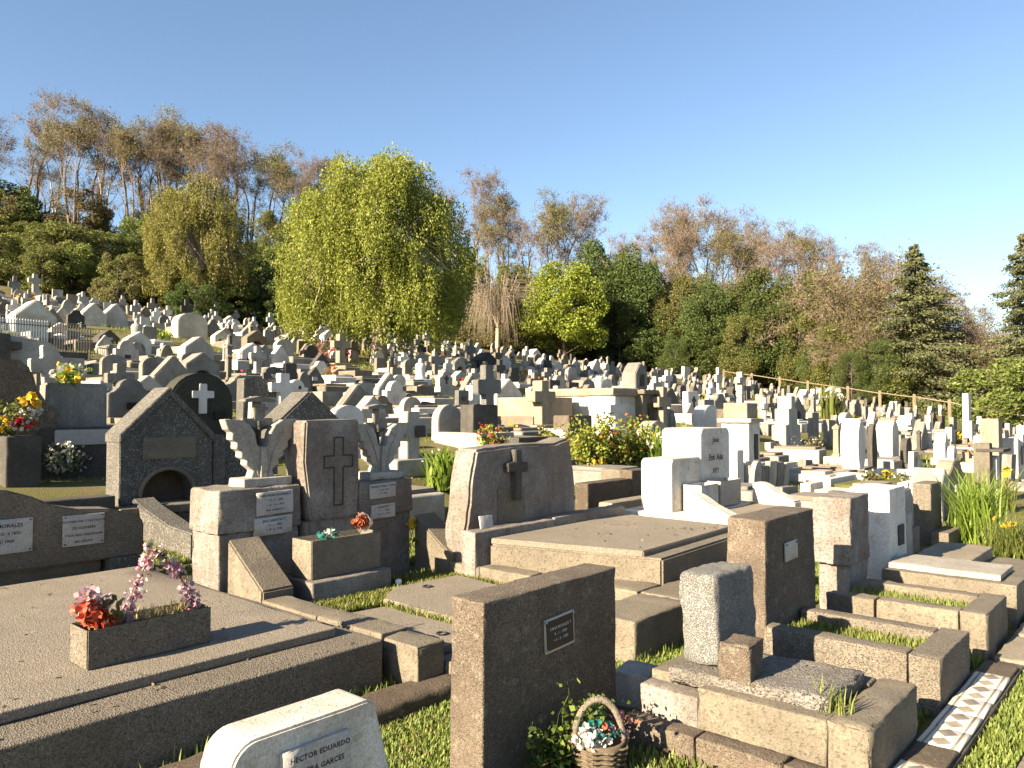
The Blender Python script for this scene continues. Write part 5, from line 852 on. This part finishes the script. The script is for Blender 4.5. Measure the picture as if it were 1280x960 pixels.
def willow(h, w, leaf, n_lobe, per, Lf, bark='bark_pale', trunk_h=.22, lean=0):
    S, C, Dr = [], [], []; p = Vector((0, 0, -.5))
    q = Vector((lean, 0, h*trunk_h)); S.append((tuple(p), tuple(q), h*.045, h*.036)); ends = []
    for i in range(7):
        a = i*.9+random.uniform(-.3, .3); e = Vector((math.cos(a)*w*.22, math.sin(a)*w*.22, h*random.uniform(.55, .8))); m_ = q.lerp(e, .5)+Vector((0, 0, h*.04)); S += [(tuple(q), tuple(m_), h*.02, h*.014), (tuple(m_), tuple(e), h*.014, h*.006)]; ends.append(e)
    for i in range(n_lobe):
        t = random.uniform(.20, 1.0); a = random.random()*6.283; prof = math.sqrt(max(.02, 1-max(0, (t-.50)/.52)**2))*min(1, .86+.28*t); R = w/2*prof*math.sqrt(random.uniform(.16, .98)); z = h*t*random.uniform(.94, 1.0); c = Vector((R*math.cos(a), R*math.sin(a), z)); lr = random.uniform(.055, .12)*w
        e = min(ends, key=lambda x: (x-c).length); S.append((tuple(e), tuple(c), h*.003, h*.0015)); floor_ = h*(.04+.12*random.random())+(h*.18 if R < w*.25 else 0); drop = h*random.uniform(.07, .21)
        for k in range(per):
            b = ball(1, lr, lr, lr*.7, .6)[0]; s0 = c+Vector(b); out = Vector((s0.x, s0.y, 0)); out = out.normalized() if out.length > .1 else Vector((1, 0, 0)); L = min(s0.z-floor_, drop*random.uniform(.55, 1.1)); m = max(6, int(L/.115))
            if L <= .3: continue
            tt = np.linspace(0, 1, m)[:, None]; P = np.array(s0)+np.array(out)*(np.sin(tt*1.5)*lr*.55)+np.array([0, 0, 1.])*(lr*.5*np.sin(tt*math.pi)*(1-tt)-tt**1.2*L)+RNG.normal(size=(m, 3))*.085
            P[:, :2] -= (P[:, :2]-np.array([c.x, c.y]))*(tt*.45)
            C.append(P); Dr.append(np.tile([out.x*.3, out.y*.3, -1.], (m, 1)))
    C = np.concatenate(C); Dr = np.concatenate(Dr); V, Q = tubes(S, 8); return [('trunk', mesh_np('trunk', V, Q, bark, True)), ('crown', mesh_np('crown', *leaves(C, Lf, Lf*.42, Dr, .8), leaf))]
def weeping_bare(h, w):
    S, T = [], []; S.append(((0, 0, -.5), (0, 0, h*.3), h*.03, h*.025)); T2 = []
    for i in range(46):
        a = random.random()*6.28; R = w/2*random.uniform(.3, 1); top = Vector((math.cos(a)*R*.6, math.sin(a)*R*.6, h*random.uniform(.7, 1.0))); m_ = Vector((0, 0, h*.3)); S.append((tuple(m_), tuple(top), h*.008, h*.004)); p = top
        for k in range(16):
            q0 = m_.lerp(top, random.uniform(.55, 1)); q = q0+Vector((math.cos(a)*R*.4+random.gauss(0, .3), math.sin(a)*R*.4+random.gauss(0, .3), -.02*h)); S.append((tuple(q0), tuple(q), .018, .014)); e = q+Vector((math.cos(a)*R*random.uniform(-.1, .35), math.sin(a)*R*random.uniform(-.1, .35), -h*random.uniform(.08, .5))); e.z = max(e.z, .3); S.append((tuple(q), tuple(e), .014, .006))
    big = [s for s in S if s[2] > .1]; sm_ = [s for s in S if s[2] <= .1]; return [('trunk', mesh_np('trunk', *tubes(big, 6), 'bark_pale', True)), ('branches', mesh_np('branches', *tubes(sm_, 3), 'twig_pale'))]
def conifer(h, w, leaf='leaf_conifer', n=26000, Lf=.34):
    S = [((0, 0, -.5), (0, 0, h*.97), h*.018, .03)]; C, Dr = [], []; nb = 80
    for i in range(nb):
        t = (i/nb)**.9; z = h*(.08+.9*t); R = w/2*(1-t)**.7*random.choice((.45, .7, .9, 1.0, 1.15))*random.uniform(.85, 1.15)+.2; a = i*2.4+random.uniform(-.3, .3); d = np.array([math.cos(a), math.sin(a), 0]); S.append(((0, 0, z), (d[0]*R, d[1]*R, z-R*.12), .05, .015)); m = int(n*(R+.4)/nb/(w*.32)); s = RNG.random(m)**.65
        P = d*(s*R)[:, None]+np.array([0, 0, z])+np.column_stack([RNG.normal(size=m)*.14*R, RNG.normal(size=m)*.14*R, -s*R*.22-np.abs(RNG.normal(size=m))*.28]); C.append(P); Dr.append(np.tile(d*1.0+[0, 0, -.5], (m, 1)))
    return [('trunk', mesh_np('trunk', *tubes(S, 6), 'bark', True)), ('crown', mesh_np('crown', *leaves(np.concatenate(C), Lf, Lf*.4, np.concatenate(Dr), .6), leaf))]
HT = {}
def plant_tree(name, label, parts, h0, px, D, top_y, group=None, wide=1, rz=None, cat='tree', sink=0):
    """stand a copy at screen column px, depth D, tall enough to reach top_y"""
    key = parts[0][1].name
    if key not in HT:
        hs_ = []
        for nm, me in parts: co_ = np.empty(len(me.vertices)*3, np.float32); me.vertices.foreach_get('co', co_); hs_.append(float(np.percentile(co_[2::3], 99.7)))
        HT[key] = max(hs_)
    h0 = HT[key]
    u, v = at_depth(px, D); z = gz(u, v)-sink; top = EYE+(510-top_y)/FPX*D; s = (top-z)/h0
    t = thing(name, label, cat, (u, v, z), random.random()*6.28 if rz is None else rz, group); t.scale = (s*wide, s*wide, s)
    for nm, me in parts: ob(nm, me, t)
    return t
# individual trees inside the cemetery
plant_tree('willow_tree', 'big bright green weeping willow in the middle of the slope', willow(14, 13.0, 'leaf_willow', 300, 42, .19), 14, 474, 54, 199, rz=.4, wide=.97)
plant_tree('willow_tree', 'yellowish willow with pale trunk at the upper left edge of the graves', willow(14, 13, 'leaf_willow_yellow', 230, 30, .24, trunk_h=.32), 14, 247, 84, 228, wide=.84, rz=2)
plant_tree('round_tree', 'round bright yellow green tree behind the graves', lobed(11, 10, 'leaf_round', 26000, .26, 60, low=.22, lr=(.12, .2)), 11, 706, 96, 329)
plant_tree('bare_weeping_tree', 'leafless pale weeping tree between big willow and round tree', weeping_bare(10, 8), 10, 622, 94, 340, wide=1.15)
# prototypes
ridge = [tall_bare(20, 'leaf_sparse', 1600, .20, 2), tall_bare(20, 'leaf_brown', 2400, .19, 3, 'twig', 'bark'), tall_bare(20, 'leaf_pale', 2200, .22, 1, 'twig', 'bark', .5), tall_bare(20, 'leaf_brown', 1200, .18, 2, 'twig', 'bark_pale', .38), tall_bare(20, 'leaf_olive', 3600, .24, 2, 'twig', 'bark', .4)]
WORD = ['with sparse olive leaves', 'with russet twigs', 'with pale green crown tip', 'with bare brown twigs', 'with thin green leaves']
ever = [lobed(14, 10, 'leaf_ever', 30000, .26, 60, lr=(.07, .2)), lobed(14, 12, 'leaf_ever', 32000, .26, 70, low=.05, lr=(.06, .2)), lobed(14, 9, 'leaf_olive', 28000, .25, 60, low=.08, lr=(.06, .18))]
bushp = [lobed(7, 8, 'leaf_bush', 17000, .24, 55, low=.03, lr=(.07, .24)), lobed(7, 9, 'leaf_ever', 17000, .24, 55, low=.03, lr=(.07, .24)), lobed(7, 7, 'leaf_olive', 16000, .24, 50, low=.03, lr=(.07, .22)), lobed(7, 8, 'leaf_khaki', 14000, .22, 50, low=.03, lr=(.06, .2))]
def twiggy(h, leaf, n, bark='bark_pale'):
    S, T = [], []
    for k in range(3): grow(Vector((random.uniform(-.4, .4), random.uniform(-.4, .4), -.4)), Vector((random.gauss(0, .3), random.gauss(0, .3), 1)).normalized(), h*.30, h*.012, 4, S, T, .10, .6, (2, 2), .72)
    return pack(h, S, T, leaf, n, .20, 1.1, 'twig', bark)
twig_t = [twiggy(15, 'leaf_khaki', 13000), twiggy(15, 'leaf_brown', 8000)]
con = [conifer(18, 12, n=34000), conifer(18, 10)]
items = []
def put(name, lb, parts, h0, px, D, ty, grp, **kw): items.append([plant_tree(name, lb, parts, h0, px, D, ty, grp, **kw), lb, px])
for px, ty, D, k in ((-20, 130, 124, 1), (32, 110, 128, 0), (62, 150, 132, 3), (92, 128, 126, 2), (118, 122, 130, 1), (150, 143, 128, 2), (176, 146, 132, 1), (196, 150, 127, 3), (218, 118, 133, 2), (240, 160, 128, 4), (262, 152, 131, 3), (288, 150, 127, 1), (310, 170, 132, 0), (338, 165, 128, 2), (362, 190, 131, 1), (382, 183, 127, 3), (414, 192, 130, 4), (450, 215, 132, 1), (560, 225, 132, 0), (596, 206, 128, 3), (612, 236, 124, 2), (632, 238, 130, 4), (660, 262, 126, 1), (684, 236, 128, 2), (706, 233, 126, 0), (728, 250, 130, 3), (790, 288, 120, 3), (812, 292, 124, 3), (838, 256, 120, 1), (862, 240, 118, 0), (884, 244, 122, 3), (906, 262, 120, 2), (925, 262, 122, 1), (950, 290, 118, 3), (975, 276, 116, 0), (1000, 274, 118, 2), (1020, 290, 116, 1), (1050, 312, 112, 3), (1078, 302, 110, 0), (1100, 310, 112, 1), (1180, 352, 104, 1), (1205, 362, 100, 3), (1225, 380, 98, 1)):
    put('ridge_tree', 'tall slender tree on the skyline '+WORD[k], ridge[k], 20, px, D, ty+random.uniform(-3, 3), 'tall trees along the skyline', wide=random.uniform(.85, 1.1))
    k2 = (k+2+int(px) % 2) % 5; put('ridge_tree', 'shorter slender tree among the skyline trees '+WORD[k2], ridge[k2], 20, px+random.uniform(-13, 13), D-random.uniform(4, 10), ty+random.uniform(14, 48), 'tall trees along the skyline', wide=random.uniform(.9, 1.15))
for px, ty, D, k in ((760, 300, 106, 0), (795, 330, 104, 0), (745, 335, 104, 0), (835, 372, 102, 2), (866, 345, 104, 2), (908, 400, 96, 1), (945, 340, 101, 0), (1015, 372, 95, 2), (775, 380, 101, 1), (640, 330, 112, 2), (665, 345, 116, 2), (590, 330, 112, 2), (30, 255, 120, 2), (75, 262, 122, 1), (125, 268, 121, 2), (170, 262, 122, 1), (330, 262, 120, 2), (400, 262, 118, 1), (60, 300, 110, 2), (150, 310, 108, 1), (345, 320, 104, 1), (928, 396, 90, 2), (962, 366, 92, 0), (1000, 392, 88, 2), (845, 418, 94, 0), (884, 352, 97, 0), (1018, 432, 84, 1), (1042, 405, 82, 2), (1100, 425, 76, 1), (1185, 430, 78, 2), (1215, 440, 76, 1), (1065, 440, 76, 1), (1000, 340, 98, 0), (560, 300, 112, 1)):
    put('evergreen_tree', 'dense '+('olive' if k == 2 else 'dark')+' evergreen tree '+('behind the right part of the graves' if px > 715 else ('behind the big willow' if px > 420 else 'on the left hillside')), ever[k], 14, px, D, ty, 'evergreen trees behind the graves', wide=random.uniform(.8, 1.05))
for px, ty, D, k in ((800, 320, 110, 0), (862, 330, 108, 0), (932, 335, 106, 0), (1000, 345, 102, 0), (1055, 315, 88, 0), (1095, 345, 84, 0), (1030, 335, 98, 1), (1075, 400, 80, 0), (1195, 380, 80, 0), (1235, 400, 78, 1), (1215, 430, 74, 0), (1110, 330, 92, 1)):
    put('twiggy_tree', 'brown twiggy tree '+('with russet leaves' if k else 'with khaki leaves')+' '+('behind the rail fence' if px > 1010 else 'above the dark evergreens'), twig_t[k], 15, px, D, ty, 'brown trees behind the rail fence', wide=random.uniform(.95, 1.15))
put('conifer_tree', 'shaggy spruce with pointed top at the right', con[0], 18, 1146, 75, 304, None, wide=1.05); put('conifer_tree', 'tall conifer cut by the right edge', con[1], 18, 1285, 70, 288, None, wide=.85); put('conifer_tree', 'small spruce behind the rail fence left of the pointed one', con[1], 18, 1125, 80, 420, None, wide=1.1); put('conifer_tree', 'narrow dark spruce right of the pointed one', con[0], 18, 1172, 84, 400, None, wide=1.0)
random.seed(17)
for i in range(44):      # shrubs covering the left hillside
    px = -30+random.random()*470; D = random.uniform(78, 122); k = random.choice([0, 0, 1, 1, 2, 2, 3])
    u, v = at_depth(px, D); base = 510-(gz(u, v)-EYE)/D*FPX; put('hillside_shrub', ('leafy', 'dark', 'olive', 'khaki')[k]+' shrub on the wooded hillside '+('at far left' if px < 150 else 'round the yellowish willow'), bushp[k], 7, px, D, base-random.uniform(38, 75), 'shrubs on the left hillside', wide=random.uniform(.9, 1.4), cat='shrub')
for i in range(46):      # undergrowth behind the graves to the right
    px = 430+random.random()*880; D = float(np.interp(math.atan((px-640)/FPX), _AZ, AZ_D))+random.uniform(2, 26); k = random.choice([0, 1, 1, 2, 3, 3]); u, v = at_depth(px, D); base = 510-(gz(u, v)-EYE)/D*FPX
    put('undergrowth_shrub', ('leafy', 'dark', 'olive', 'khaki')[k]+' shrub at the edge of the wood '+('behind the rail fence' if px > 930 else 'behind the far graves'), bushp[k], 7, px, D, base-random.uniform(22, 62), 'shrubs at the edge of the wood', wide=random.uniform(.9, 1.5), cat='shrub')
put('green_bush', 'large bright green bush at the right edge behind the fence', bushp[0], 7, 1268, 62, 448, None, wide=1.3, cat='shrub'); put('green_bush', 'yellow green bush left of the rail fence', bushp[0], 7, 940, 92, 452, None, wide=1.0, cat='shrub'); put('green_bush', 'pale bush below the bare weeping tree', bushp[0], 7, 588, 92, 425, None, wide=1.0, cat='shrub')
number_labels(items)
